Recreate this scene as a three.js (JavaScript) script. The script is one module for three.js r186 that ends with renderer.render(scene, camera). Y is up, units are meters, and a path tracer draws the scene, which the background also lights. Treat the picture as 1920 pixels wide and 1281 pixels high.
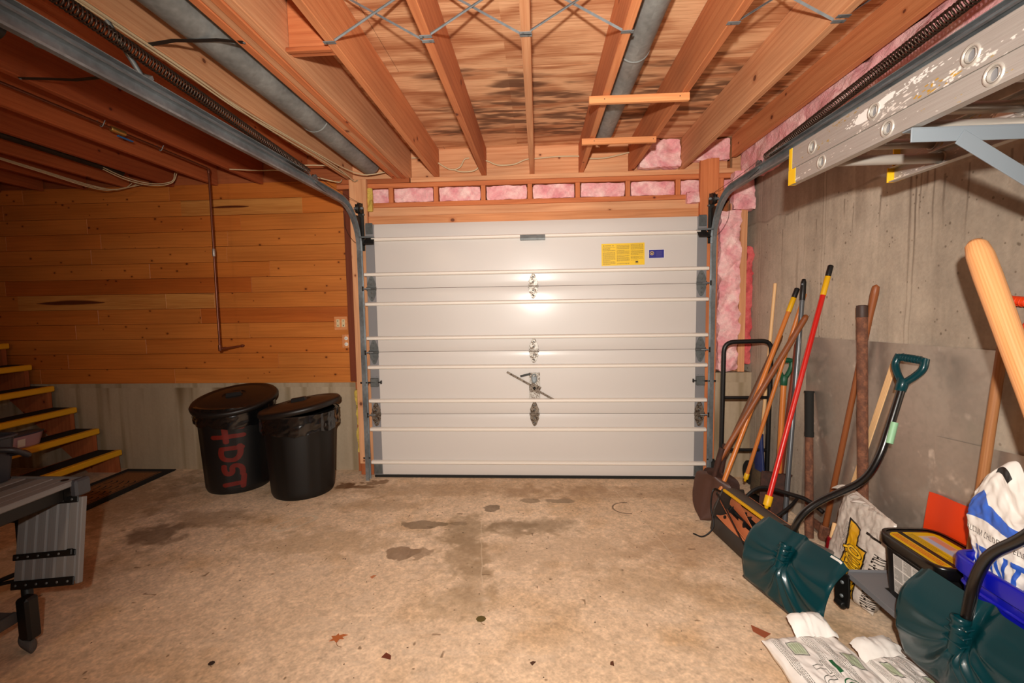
import * as THREE from 'three';
import { mergeGeometries } from 'three/addons/utils/BufferGeometryUtils.js';

// ------------------------------------------------------------------ camera, light, exposure
const scene = new THREE.Scene();
scene.background = new THREE.Color(0x000000);
const camera = new THREE.PerspectiveCamera(2 * Math.atan(1281 / 2 / 865.0) * 180 / Math.PI, 1920 / 1281, 0.05, 60);
camera.position.set(0.0387, 1.4588, 3.8134);
camera.rotation.order = 'YXZ';
camera.rotation.set(-0.07674, 0.05747, -0.01477);
scene.add(camera);

const renderer = new THREE.WebGLRenderer({ antialias: true });
renderer.toneMapping = THREE.LinearToneMapping;
renderer.toneMappingExposure = 1.0;
renderer.shadowMap.enabled = true;

// the photographer's flash, just behind and above the camera, and one bare bulb on the joists further back
const FLASH = [0, 1.68, 4.0], BULB = [-1.75, 2.36, 4.7];
const flash = new THREE.SpotLight(0xfff8ee, 47, 0, 1.08, 0.62, 2);
flash.position.set(...FLASH);
flash.target.position.set(0.3, 1.2, 0);
flash.castShadow = true;
flash.shadow.radius = 1.6;
flash.shadow.mapSize.set(2048, 2048);
scene.add(flash, flash.target);
const bulb = new THREE.PointLight(0xffdcb0, 2.6, 0, 2);
bulb.position.set(...BULB);
bulb.castShadow = true;
bulb.shadow.radius = 1.5;
scene.add(bulb);

// ------------------------------------------------------------------ helpers
function rng(s) { return () => { s = (s + 0x6d2b79f5) | 0; let t = Math.imul(s ^ (s >>> 15), 1 | s); t = (t + Math.imul(t ^ (t >>> 7), 61 | t)) ^ t; return ((t ^ (t >>> 14)) >>> 0) / 4294967296; }; }
const rnd = rng(7);
const V = (x, y, z) => new THREE.Vector3(x, y, z);
const v3 = (a) => a.isVector3 ? a.clone() : new THREE.Vector3(a[0], a[1], a[2]);
const clamp = (x, a = 0, b = 1) => Math.min(b, Math.max(a, x));
const mix = (a, b, t) => a + (b - a) * t;
const smooth = (a, b, x) => { const t = clamp((x - a) / (b - a)); return t * t * (3 - 2 * t); };
const mix3 = (a, b, t) => [mix(a[0], b[0], t), mix(a[1], b[1], t), mix(a[2], b[2], t)];
const used = {};
function numbered(n) { const k = used[n] = (used[n] ?? -1) + 1; return k ? n + '_' + String(k).padStart(3, '0') : n; }
function tag(o, label, category, group, kind) {
  if (label) o.userData.label = label;
  if (category) o.userData.category = category;
  if (group) o.userData.group = group;
  if (kind) o.userData.kind = kind;
  return o;
}
function thing(name, label, category, pos, group, kind) {
  const g = new THREE.Group(); g.name = numbered(name);
  if (pos) g.position.set(pos[0], pos[1], pos[2]);
  tag(g, label, category, group, kind); scene.add(g); return g;
}
function part(parent, name, geo, m, label) {
  const o = new THREE.Mesh(geo, m); o.name = name; o.castShadow = o.receiveShadow = true;
  if (label) o.userData.label = label;
  parent.add(o); return o;
}
function one(name, label, category, geo, m, group, kind) {
  const o = new THREE.Mesh(geo, m); o.name = numbered(name); o.castShadow = o.receiveShadow = true;
  tag(o, label, category, group, kind); scene.add(o); return o;
}
const struct = (name) => { const g = new THREE.Group(); g.name = name; g.userData.kind = 'structure'; scene.add(g); return g; };

// uv in metres: the grain axis runs along u
function uvBox(geo, grain = 'x', ou = 0, ov = 0) {
  const g = geo.index ? geo.toNonIndexed() : geo, p = g.attributes.position, n = g.attributes.normal, uv = new Float32Array(p.count * 2);
  const gi = 'xyz'.indexOf(grain);
  for (let i = 0; i < p.count; i += 3) {
    const a = [0, 0, 0];
    for (let k = 0; k < 3; k++) { a[0] += n.getX(i + k); a[1] += n.getY(i + k); a[2] += n.getZ(i + k); }
    const ab = a.map(Math.abs), d = ab.indexOf(Math.max(...ab));
    let r = [0, 1, 2].filter((q) => q !== d);
    if (r[1] === gi) r = [r[1], r[0]];
    for (let k = 0; k < 3; k++) {
      const c = [p.getX(i + k), p.getY(i + k), p.getZ(i + k)];
      uv[2 * (i + k)] = c[r[0]] + ou; uv[2 * (i + k) + 1] = c[r[1]] + ov + d * 0.07;
    }
  }
  g.setAttribute('uv', new THREE.BufferAttribute(uv, 2)); return g;
}
// box with cut edges (44 triangles), flat shaded
function chamferBox(w, h, d, c) {
  c = Math.min(c, w * .45, h * .45, d * .45);
  const X = w / 2, Y = h / 2, Z = d / 2, tris = [], P = (sx, sy, sz, ax) => [sx * (ax === 0 ? X : X - c), sy * (ax === 1 ? Y : Y - c), sz * (ax === 2 ? Z : Z - c)];
  const quad = (a, b, e, f) => tris.push(a, b, e, a, e, f), S = [-1, 1];
  const add = (pts) => { // orient outward
    const [a, b, e] = pts, u = [b[0] - a[0], b[1] - a[1], b[2] - a[2]], v = [e[0] - a[0], e[1] - a[1], e[2] - a[2]];
    const n = [u[1] * v[2] - u[2] * v[1], u[2] * v[0] - u[0] * v[2], u[0] * v[1] - u[1] * v[0]], m = pts.reduce((s, q) => [s[0] + q[0], s[1] + q[1], s[2] + q[2]], [0, 0, 0]);
    const q = n[0] * m[0] + n[1] * m[1] + n[2] * m[2] < 0 ? pts.slice().reverse() : pts;
    if (q.length === 4) quad(...q); else tris.push(...q);
  };
  for (let ax = 0; ax < 3; ax++) for (const s of S) {
    const o = [0, 1, 2].filter((k) => k !== ax), mk = (p, q) => { const g = [0, 0, 0]; g[ax] = s; g[o[0]] = p; g[o[1]] = q; return P(...g, ax); };
    add([mk(-1, -1), mk(1, -1), mk(1, 1), mk(-1, 1)]);
  }
  for (let ax = 0; ax < 3; ax++) { const o = [0, 1, 2].filter((k) => k !== ax); for (const s of S) for (const t of S) {
    const mk = (p, w2) => { const g = [0, 0, 0]; g[ax] = p; g[o[0]] = s; g[o[1]] = t; return P(...g, w2); };
    add([mk(-1, o[0]), mk(1, o[0]), mk(1, o[1]), mk(-1, o[1])]);
  } }
  for (const a of S) for (const b of S) for (const e of S) add([P(a, b, e, 0), P(a, b, e, 1), P(a, b, e, 2)]);
  const g = new THREE.BufferGeometry(); g.setAttribute('position', new THREE.Float32BufferAttribute(tris.flat(), 3)); g.computeVertexNormals(); return g;
}
// a board between two corners [min], [max]
function board(a, b, grain, c = 0.002) {
  const w = b[0] - a[0], h = b[1] - a[1], d = b[2] - a[2];
  const g = uvBox(chamferBox(w, h, d, c), grain, rnd() * 9, rnd() * 9);
  g.translate((a[0] + b[0]) / 2, (a[1] + b[1]) / 2, (a[2] + b[2]) / 2); return g;
}
function bx(w, h, d, x = 0, y = 0, z = 0, c = 0.002, r) {
  const g = uvBox(chamferBox(w, h, d, c), w >= h && w >= d ? 'x' : h >= d ? 'y' : 'z', rnd() * 3, rnd() * 3);
  if (r) g.rotateX(r[0]).rotateY(r[1]).rotateZ(r[2]);
  return g.translate(x, y, z);
}
const up = V(0, 1, 0);
function aim(g, a, b) { // geometry built along +y from the origin is laid from a towards b
  const d = v3(b).sub(v3(a)).normalize();
  g.applyQuaternion(new THREE.Quaternion().setFromUnitVectors(up, d)); return g.translate(...v3(a).toArray());
}
// profile [[radius, distance]...] spun about the line a->b; uv: u along the axis in metres
function spin(profile, a, b, seg = 14) {
  const g = new THREE.LatheGeometry(profile.map(([r, s]) => new THREE.Vector2(Math.max(r, 1e-5), s)), seg), uv = g.attributes.uv, n = profile.length, o = rnd() * 5, r0 = Math.max(...profile.map((q) => q[0]));
  for (let i = 0; i < uv.count; i++) uv.setXY(i, profile[i % n][1] + o, uv.getX(i) * 6.283 * r0 + o);
  return b ? aim(g, a, b) : g;
}
const len = (a, b) => v3(a).distanceTo(v3(b));
function rod(a, b, r0, r1 = r0, seg = 14, round = 0) {
  const L = len(a, b), e = round ? [[0, 0], [r0 * .6, r0 * .12 * round], [r0, r0 * .5 * round]] : [[0, 0], [r0, 0]];
  const f = round ? [[r1, L - r1 * .5 * round], [r1 * .6, L - r1 * .12 * round], [0, L]] : [[r1, L], [0, L]];
  return spin([...e, ...f], a, b, seg);
}
function tube(pts, r, seg = 40, rad = 8, closed = false, tension = .5) {
  const c = new THREE.CatmullRomCurve3(pts.map(v3), closed, 'catmullrom', tension), g = new THREE.TubeGeometry(c, seg, r, rad, closed), uv = g.attributes.uv, L = c.getLength();
  for (let i = 0; i < uv.count; i++) uv.setXY(i, uv.getX(i) * L, uv.getY(i) * 6.283 * r);
  return g;
}
// polyline with rounded bends
function pipePath(pts, rad, n = 6) {
  const P = pts.map(v3), out = [P[0]];
  for (let i = 1; i < P.length - 1; i++) {
    const a = P[i - 1].clone().sub(P[i]), b = P[i + 1].clone().sub(P[i]), r = Math.min(rad, a.length() * .49, b.length() * .49);
    const s = P[i].clone().addScaledVector(a.normalize(), r), e = P[i].clone().addScaledVector(b.normalize(), r);
    for (let k = 0; k <= n; k++) { const t = k / n; out.push(s.clone().multiplyScalar((1 - t) ** 2).addScaledVector(P[i], 2 * t * (1 - t)).addScaledVector(e, t * t)); }
  }
  out.push(P[P.length - 1]); return out;
}
// tube along straight runs with rounded bends and flat caps
function pipe(pts, r, bend = .05, rad = 10, cap = true) {
  const P = pipePath(pts, bend), pos = [], nor = [], uv = [], idx = [];
  let T = P[1].clone().sub(P[0]).normalize(), N = Math.abs(T.y) < .9 ? V(0, 1, 0) : V(1, 0, 0), s = 0; N.addScaledVector(T, -N.dot(T)).normalize();
  P.forEach((p, i) => {
    const t = (i === 0 ? P[1].clone().sub(P[0]) : i === P.length - 1 ? P[i].clone().sub(P[i - 1]) : P[i + 1].clone().sub(P[i - 1])).normalize();
    N.addScaledVector(t, -N.dot(t)).normalize(); const B = t.clone().cross(N);
    if (i) s += p.distanceTo(P[i - 1]);
    for (let k = 0; k <= rad; k++) { const a = k / rad * 6.28318, q = N.clone().multiplyScalar(Math.cos(a)).addScaledVector(B, Math.sin(a)); pos.push(p.x + q.x * r, p.y + q.y * r, p.z + q.z * r); nor.push(q.x, q.y, q.z); uv.push(s, k / rad * 6.283 * r); }
  });
  const w = rad + 1;
  for (let i = 0; i < P.length - 1; i++) for (let k = 0; k < rad; k++) { const a = i * w + k; idx.push(a, a + 1, a + w, a + 1, a + w + 1, a + w); }
  if (cap) for (const [i, e] of [[0, 0], [P.length - 1, 1]]) {
    const t = (e ? P[i].clone().sub(P[i - 1]) : P[0].clone().sub(P[1])).normalize(), c = pos.length / 3; pos.push(P[i].x, P[i].y, P[i].z); nor.push(t.x, t.y, t.z); uv.push(0, 0);
    for (let k = 0; k <= rad; k++) { const q = (i * w + k) * 3; pos.push(pos[q], pos[q + 1], pos[q + 2]); nor.push(t.x, t.y, t.z); uv.push(0, 0); }
    for (let k = 0; k < rad; k++) e ? idx.push(c, c + k + 1, c + k + 2) : idx.push(c, c + k + 2, c + k + 1);
  }
  const g = new THREE.BufferGeometry(); g.setAttribute('position', new THREE.Float32BufferAttribute(pos, 3)); g.setAttribute('normal', new THREE.Float32BufferAttribute(nor, 3)); g.setAttribute('uv', new THREE.Float32BufferAttribute(uv, 2)); g.setIndex(idx); return g;
}
function merge(list) {
  return mergeGeometries(list.map((g) => { const q = g.index ? g.toNonIndexed() : g; for (const k of Object.keys(q.attributes)) if (!['position', 'normal', 'uv'].includes(k)) q.deleteAttribute(k); q.morphAttributes = {}; return q; }));
}
// flat outline [[x,y]...] extruded along z and cut at the edges
function plate(pts, depth, bevel = 0, holes = []) {
  const s = new THREE.Shape(pts.map(([x, y]) => new THREE.Vector2(x, y)));
  for (const h of holes) s.holes.push(new THREE.Path(h.map(([x, y]) => new THREE.Vector2(x, y))));
  return new THREE.ExtrudeGeometry(s, { depth, bevelEnabled: bevel > 0, bevelThickness: bevel, bevelSize: bevel, bevelSegments: 1, curveSegments: 8 });
}
const ring = (cx, cy, rx, ry, n = 14, a0 = 0) => Array.from({ length: n }, (_, i) => [cx + rx * Math.cos(a0 + i / n * 6.28318), cy + ry * Math.sin(a0 + i / n * 6.28318)]);
// surface from a function f(u,v)->[x,y,z] with uv (u*su, v*sv); thickness t makes it a closed shell
function sheet(f, nu, nv, su = 1, sv = 1, t = 0) {
  const pos = [], uv = [], idx = [], w = nu + 1;
  for (let j = 0; j <= nv; j++) for (let i = 0; i <= nu; i++) { pos.push(...f(i / nu, j / nv)); uv.push(i / nu * su, j / nv * sv); }
  for (let j = 0; j < nv; j++) for (let i = 0; i < nu; i++) { const a = j * w + i; idx.push(a, a + 1, a + w, a + 1, a + w + 1, a + w); }
  const g = new THREE.BufferGeometry(); g.setAttribute('position', new THREE.Float32BufferAttribute(pos, 3)); g.setAttribute('uv', new THREE.Float32BufferAttribute(uv, 2)); g.setIndex(idx); g.computeVertexNormals();
  if (!t) return g;
  const n = g.attributes.normal, N = pos.length / 3, p2 = [], uv2 = uv.slice();
  for (let i = 0; i < N; i++) p2.push(pos[3 * i] - n.getX(i) * t, pos[3 * i + 1] - n.getY(i) * t, pos[3 * i + 2] - n.getZ(i) * t);
  const id2 = []; for (let i = 0; i < idx.length; i += 3) id2.push(idx[i] + N, idx[i + 2] + N, idx[i + 1] + N);
  const b = new THREE.BufferGeometry(); b.setAttribute('position', new THREE.Float32BufferAttribute(p2, 3)); b.setAttribute('uv', new THREE.Float32BufferAttribute(uv2, 2)); b.setIndex(id2.map((q) => q - N)); b.computeVertexNormals();
  const e = [], loop = []; for (let i = 0; i < nu; i++) loop.push(i); for (let j = 0; j < nv; j++) loop.push(j * w + nu); for (let i = nu; i > 0; i--) loop.push(nv * w + i); for (let j = nv; j > 0; j--) loop.push(j * w);
  for (let k = 0; k < loop.length; k++) { const a = loop[k], c = loop[(k + 1) % loop.length], A = pos.slice(3 * a, 3 * a + 3), C = pos.slice(3 * c, 3 * c + 3), A2 = p2.slice(3 * a, 3 * a + 3), C2 = p2.slice(3 * c, 3 * c + 3); e.push(...A, ...A2, ...C, ...C, ...A2, ...C2); }
  const r = new THREE.BufferGeometry(); r.setAttribute('position', new THREE.Float32BufferAttribute(e, 3)); r.setAttribute('uv', new THREE.Float32BufferAttribute(new Float32Array(e.length / 3 * 2), 2)); r.computeVertexNormals();
  return merge([g, b, r]);
}

// ------------------------------------------------------------------ noise and textures
function lattice(s) { const r = rng(s), t = new Float32Array(65536); for (let i = 0; i < 65536; i++) t[i] = r(); return t; }
const LAT = lattice(11);
function vn(x, y, px, py) { // value noise, periodic in px, py cells
  let xi = Math.floor(x), yi = Math.floor(y); const fx = x - xi, fy = y - yi, sx = fx * fx * (3 - 2 * fx), sy = fy * fy * (3 - 2 * fy);
  xi = ((xi % px) + px) % px; yi = ((yi % py) + py) % py; const x1 = (xi + 1) % px, y1 = (yi + 1) % py;
  const a = LAT[((yi * 131) & 255) << 8 | (xi & 255)], b = LAT[((yi * 131) & 255) << 8 | (x1 & 255)], c = LAT[((y1 * 131) & 255) << 8 | (xi & 255)], d = LAT[((y1 * 131) & 255) << 8 | (x1 & 255)];
  return a + (b - a) * sx + (c - a) * sy + (a - b - c + d) * sx * sy;
}
function fbm(u, v, fx, fy, oct = 4, gain = .5) { // u,v in 0..1, periodic
  let s = 0, a = 1, t = 0;
  for (let o = 0; o < oct; o++) { s += a * vn(u * fx + o * 17.3, v * fy + o * 9.7, fx, fy); t += a; a *= gain; fx *= 2; fy *= 2; }
  return s / t;
}
const n3 = (x, y, z) => vn(x + z * 3.7 + 40, y + z * 5.3 + 40, 256, 256);
const f3 = (x, y, z) => n3(x, y, z) * .55 + n3(x * 2.1 + 7, y * 2.1, z * 2.1) * .29 + n3(x * 4.3, y * 4.3 + 5, z * 4.3) * .16;
function dataTex(w, h, fn, srgb = true, rep) {
  const d = new Uint8Array(w * h * 4), o = [0, 0, 0];
  for (let j = 0; j < h; j++) for (let i = 0; i < w; i++) { fn((i + .5) / w, (j + .5) / h, o, i, j); const k = (j * w + i) * 4; d[k] = clamp(o[0], 0, 255); d[k + 1] = clamp(o[1], 0, 255); d[k + 2] = clamp(o[2], 0, 255); d[k + 3] = 255; }
  const t = new THREE.DataTexture(d, w, h); t.wrapS = t.wrapT = THREE.RepeatWrapping; t.magFilter = THREE.LinearFilter; t.minFilter = THREE.LinearMipmapLinearFilter; t.generateMipmaps = true;
  if (srgb) t.colorSpace = THREE.SRGBColorSpace;
  if (rep) t.repeat.set(rep[0], rep[1]);
  t.needsUpdate = true; return t;
}
function canvasTex(w, h, draw) {
  const c = document.createElement('canvas'); c.width = w; c.height = h; const x = c.getContext('2d'); draw(x, w, h);
  const t = new THREE.CanvasTexture(c); t.colorSpace = THREE.SRGBColorSpace; t.magFilter = THREE.LinearFilter; t.anisotropy = 4; return t;
}
const mat = (color, roughness = .7, o = {}) => new THREE.MeshStandardMaterial({ color, roughness, ...o });
const phys = (color, roughness = .5, o = {}) => new THREE.MeshPhysicalMaterial({ color, roughness, ...o });
// ------------------------------------------------------------------ surfaces
function woodTex(w, h, mw, mh, light, dark, o = {}) { // u runs along the grain
  const r = rng(o.seed || 3), K = Array.from({ length: o.knots || 0 }, () => [r() * mw, r() * mh, (o.kr || .008) * (.5 + r())]), freq = o.freq || 42;
  return dataTex(w, h, (u, v, c) => {
    const x = u * mw, y = v * mh; let yy = y, kn = 0, halo = 0;
    for (const [kx, ky, kr] of K) {
      let dx = x - kx, dy = y - ky; dx -= Math.round(dx / mw) * mw; dy -= Math.round(dy / mh) * mh;
      if (Math.abs(dx) > .2 || Math.abs(dy) > .1) continue;
      const e = Math.exp(-(dx * dx) / (kr * kr * 18) - dy * dy / (kr * kr * 6)); yy += Math.sign(dy || 1) * kr * .9 * e * (dy === 0 ? 0 : 1);
      const q = Math.hypot(dx * .8, dy) / kr; kn = Math.max(kn, 1 - smooth(.7, 1.1, q)); halo = Math.max(halo, 1 - smooth(1, 2.4, q));
    }
    const warp = fbm(u, v, 2, 3, 3) * (o.warp || .12), g = .5 + .5 * Math.sin((yy + warp) * freq * 6.283), band = fbm(u, v, 2, 9, 3), fib = fbm(u, v, 10, 170, 2), stain = fbm(u, v, 3, 2, 4);
    let t = (g * g) * (o.ring || .45) + (fib - .5) * .7 + (band - .5) * .9; t = clamp(t * .8 + .1);
    let q = mix3(light, dark, t); const s = 1 + (stain - .5) * (o.stain ?? .3);
    q = mix3(q, [dark[0] * .55, dark[1] * .45, dark[2] * .4], kn * .85); q = mix3(q, dark, halo * .5 * (1 - kn));
    c[0] = q[0] * s; c[1] = q[1] * s; c[2] = q[2] * s;
  }, true, [1 / mw, 1 / mh]);
}
const texFir = woodTex(2048, 512, 2.4, .6, [218, 160, 116], [182, 114, 72], { seed: 5, knots: 9, kr: .011, freq: 26, ring: .3, warp: .16, stain: .35 });
const texPine = woodTex(2048, 512, 2.4, .6, [204, 122, 54], [170, 92, 34], { seed: 9, knots: 30, kr: .0065, freq: 34, ring: .22, warp: .1, stain: .3 });
const texAsh = woodTex(512, 256, 1.2, .2, [238, 210, 176], [208, 170, 130], { seed: 13, freq: 110, ring: .5, warp: .02, stain: .15 });
const grain = dataTex(512, 512, (u, v, c) => { const g = fbm(u, v, 6, 90, 3) * 190 + fbm(u, v, 3, 6, 2) * 60; c[0] = c[1] = c[2] = g; }, false, [1 / .8, 1 / .4]);
const speck = dataTex(512, 512, (u, v, c) => { const a = fbm(u, v, 24, 24, 4, .65), b = fbm(u, v, 5, 5, 3); c[0] = c[1] = c[2] = 255 * (a * .75 + b * .25); }, false, [1 / .5, 1 / .5]);
const fuzz = dataTex(512, 512, (u, v, c) => { const w = fbm(u, v, 4, 4, 2); const a = fbm(u + w * .2, v, 10, 14, 5, .62); c[0] = c[1] = c[2] = 255 * a; }, false, [1 / .3, 1 / .3]);
const texPink = dataTex(512, 512, (u, v, c) => {
  const w = fbm(u, v, 3, 3, 2), a = fbm(u + w * .3, v + w * .2, 5, 6, 5, .6), b = fbm(u, v, 30, 20, 3); const t = clamp((a - .3) * 1.9), q = mix3([226, 148, 154], [250, 212, 206], t);
  const s = .93 + b * .14; c[0] = q[0] * s; c[1] = q[1] * s; c[2] = q[2] * s;
}, true, [1 / .45, 1 / .45]);
const texGalv = dataTex(512, 512, (u, v, c) => { const a = fbm(u, v, 20, 20, 3), b = fbm(u, v, 3, 4, 4), s = 142 + a * 36 + (b - .5) * 60; c[0] = s * .98; c[1] = s; c[2] = s * 1.01; }, true, [1 / .4, 1 / .4]);
const texRust = dataTex(512, 512, (u, v, c) => {
  const a = fbm(u, v, 9, 9, 5, .6), b = fbm(u, v, 40, 40, 2), t = smooth(.3, .75, a), q = mix3([96, 60, 44], [128, 82, 58], t); const s = .86 + b * .28; c[0] = q[0] * s; c[1] = q[1] * s; c[2] = q[2] * s;
}, true, [1 / .3, 1 / .3]);
const texScuff = dataTex(512, 512, (u, v, c) => { // dusty, scuffed black plastic
  const a = fbm(u, v, 6, 6, 5, .6), b = fbm(u, v, 50, 50, 2), t = smooth(.58, .85, a) * b; const s = 22 + 70 * t; c[0] = s; c[1] = s * .95; c[2] = s * .9;
}, true, [1 / .5, 1 / .5]);

const BW = { bumpMap: grain, bumpScale: .0008 };
const M = {};
M.fir = mat(0xffffff, .78, { map: texFir, ...BW });
M.firRed = mat(0xf2c8aa, .78, { map: texFir, ...BW });
M.firDark = mat(0xc89a78, .8, { map: texFir, ...BW });
M.firPale = mat(0xfff2e0, .75, { map: texFir, ...BW });
M.fresh = mat(0xffe9cc, .7, { map: texFir, ...BW });
M.joists = [M.fir, mat(0xf6d8c0, .78, { map: texFir, ...BW }), mat(0xe8c4a8, .8, { map: texFir, ...BW })];
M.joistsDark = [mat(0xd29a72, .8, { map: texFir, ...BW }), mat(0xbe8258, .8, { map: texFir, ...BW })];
M.pine = [mat(0xffffff, .42, { map: texPine, ...BW }), mat(0xfaf0e4, .42, { map: texPine, ...BW }), mat(0xfff4ea, .44, { map: texPine, ...BW }), mat(0xeed8c4, .45, { map: texPine, ...BW })];
M.pineDark = mat(0xe6ccb4, .45, { map: texPine, ...BW });
M.darkStud = mat(0x8a5a40, .8, { map: texFir, ...BW });
M.pink = mat(0xffffff, 1, { map: texPink, bumpMap: fuzz, bumpScale: .008 });
M.pinkRed = mat(0xe08888, 1, { map: texPink, bumpMap: fuzz, bumpScale: .008 });
M.yellowWool = mat(0xcdae52, 1, { bumpMap: fuzz, bumpScale: .012 });
M.galv = mat(0xced2d4, .42, { map: texGalv, metalness: .45 });
M.galvDark = mat(0xa4a6a4, .5, { map: texGalv, metalness: .5 });
M.duct = mat(0xd6d4ce, .55, { map: texGalv, metalness: .2 });
M.steelDark = mat(0x55524e, .5, { map: texGalv, metalness: .6 });
M.spring = mat(0x4a3a30, .38, { metalness: .7 });
M.chrome = mat(0xd8d8d4, .25, { metalness: 1 });
M.aluOld = mat(0xc4bab0, .45, { metalness: .45 });
M.black = mat(0x0e0d0d, .45);
M.blackGloss = phys(0x0c0a0a, .28, { clearcoat: .5, clearcoatRoughness: .2 });
M.blackMatte = mat(0x15130f, .85);
M.rust = mat(0xffffff, .85, { map: texRust, bumpMap: speck, bumpScale: .001 });
M.rustDark = mat(0x8a7468, .8, { map: texRust, bumpMap: speck, bumpScale: .001 });
M.cable = mat(0xcbb48f, .6);
M.cableDark = mat(0x8a7455, .7);
M.copper = mat(0x6e3a26, .35, { metalness: .4 });
M.doorWhite = phys(0xcac3bd, .46, { clearcoat: .2, clearcoatRoughness: .2, bumpMap: speck, bumpScale: .00012 });
M.ribWhite = mat(0xe6ddd2, .45);
M.grey = mat(0x70757c, .55);
M.greyPaint = mat(0x737a80, .5, { bumpMap: speck, bumpScale: .0003 });
M.yellow = mat(0xd9a400, .5);
M.treadYellow = mat(0xf0b01c, .6, { bumpMap: grain, bumpScale: .0005 });
M.red = phys(0xc0160c, .35, { clearcoat: .4 });
M.orange = mat(0xdd3d10, .42);
M.green = mat(0x0c4a30, .45);
M.teal = phys(0x04343a, .32, { clearcoat: .3, clearcoatRoughness: .1, specularIntensity: .5 });
M.blue = phys(0x0a12a8, .34, { clearcoat: .3 });
M.handle = mat(0xf0c49c, .45, { map: texAsh, ...BW });
M.handleOrange = mat(0xd99350, .38, { map: texAsh, ...BW });
M.handleBrown = mat(0x94603c, .5, { map: texAsh, ...BW });
M.handleDark = mat(0x6a4c38, .6, { map: texAsh, ...BW });
M.handleGrey = mat(0xb48c68, .6, { map: texAsh, ...BW });
M.handlePale = mat(0xfff0d4, .6, { map: texAsh, ...BW });
M.whitePlastic = mat(0xe8e0d4, .5);
M.ivory = mat(0xdcc49a, .5);
// ------------------------------------------------------------------ floor
const WX = 1.79, FX0 = -5.5, FZ1 = 6.6, YC = 2.78, YJ = 2.545;
function blob(x, z, cx, cz, rx, rz, w, s) { // ragged patch 0..1
  const dx = (x - cx) / rx, dz = (z - cz) / rz, q = dx * dx + dz * dz; if (q > 4) return 0;
  return 1 - smooth(1 - s, 1 + s, Math.sqrt(q) + (f3(x * 14, z * 14, 1) - .5) * w);
}
const STAINS = [ // x, z, rx, rz, raggedness, softness, colour, strength
  [-.80, 1.20, .09, .075, 1.3, .08, [132, 106, 82], .75], [-.67, 1.21, .07, .05, 2.2, .1, [132, 106, 82], .55], [-.74, .85, .13, .05, 1.4, .08, [120, 100, 76], .7], [-.31, .586, .06, .055, 1.2, .08, [116, 98, 78], .75],
  [-.04, .461, .08, .04, 1.3, .1, [128, 108, 84], .6], [.19, .456, .11, .04, 1.5, .12, [122, 104, 82], .6], [-.5, .83, .05, .03, 1.5, .1, [120, 100, 76], .5],
  [.08, .83, .2, .12, 1.5, .5, [128, 106, 78], .6], [-.15, .88, .14, .1, 1.8, .4, [128, 106, 78], .5], [-.43, .93, .17, .2, 1.5, .4, [120, 98, 68], .5], [-.40, 1.25, .16, .22, 2.0, .5, [132, 108, 76], .42], [-.36, 1.64, .14, .12, 1.8, .4, [150, 124, 90], .36], [-.33, 1.45, .1, .2, 1.6, .5, [140, 114, 82], .4],
  [-2.48, 1.02, .17, .16, 1.4, .4, [92, 70, 50], .62], [-2.3, .8, .3, .12, 1.8, .5, [134, 106, 76], .4], [-1.54, .2, .09, .06, 1.6, .2, [84, 50, 24], .8], [-1.42, .22, .14, .03, 2.2, .2, [96, 60, 30], .7], [-1.35, .12, .1, .05, 2.2, .2, [104, 68, 38], .6],
  [.66, 1.49, .3, .16, 1.6, .6, [160, 130, 96], .4], [.95, 1.1, .3, .2, 1.8, .6, [150, 116, 84], .35], [-2.9, 1.5, .5, .3, 1.8, .6, [140, 112, 80], .35], [-1.3, 1.1, .4, .15, 1.9, .5, [150, 120, 84], .35], [-1.15, .55, .35, .1, 1.9, .5, [150, 118, 84], .3],
  [.05, 1.15, .5, .2, 1.9, .6, [168, 138, 106], .35], [-.9, .25, 1.2, .12, 2, .6, [140, 106, 72], .35], [.6, .3, .7, .12, 2, .6, [146, 112, 80], .35], [-3.1, .6, .3, .5, 2, .6, [128, 98, 66], .4],
];
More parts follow.
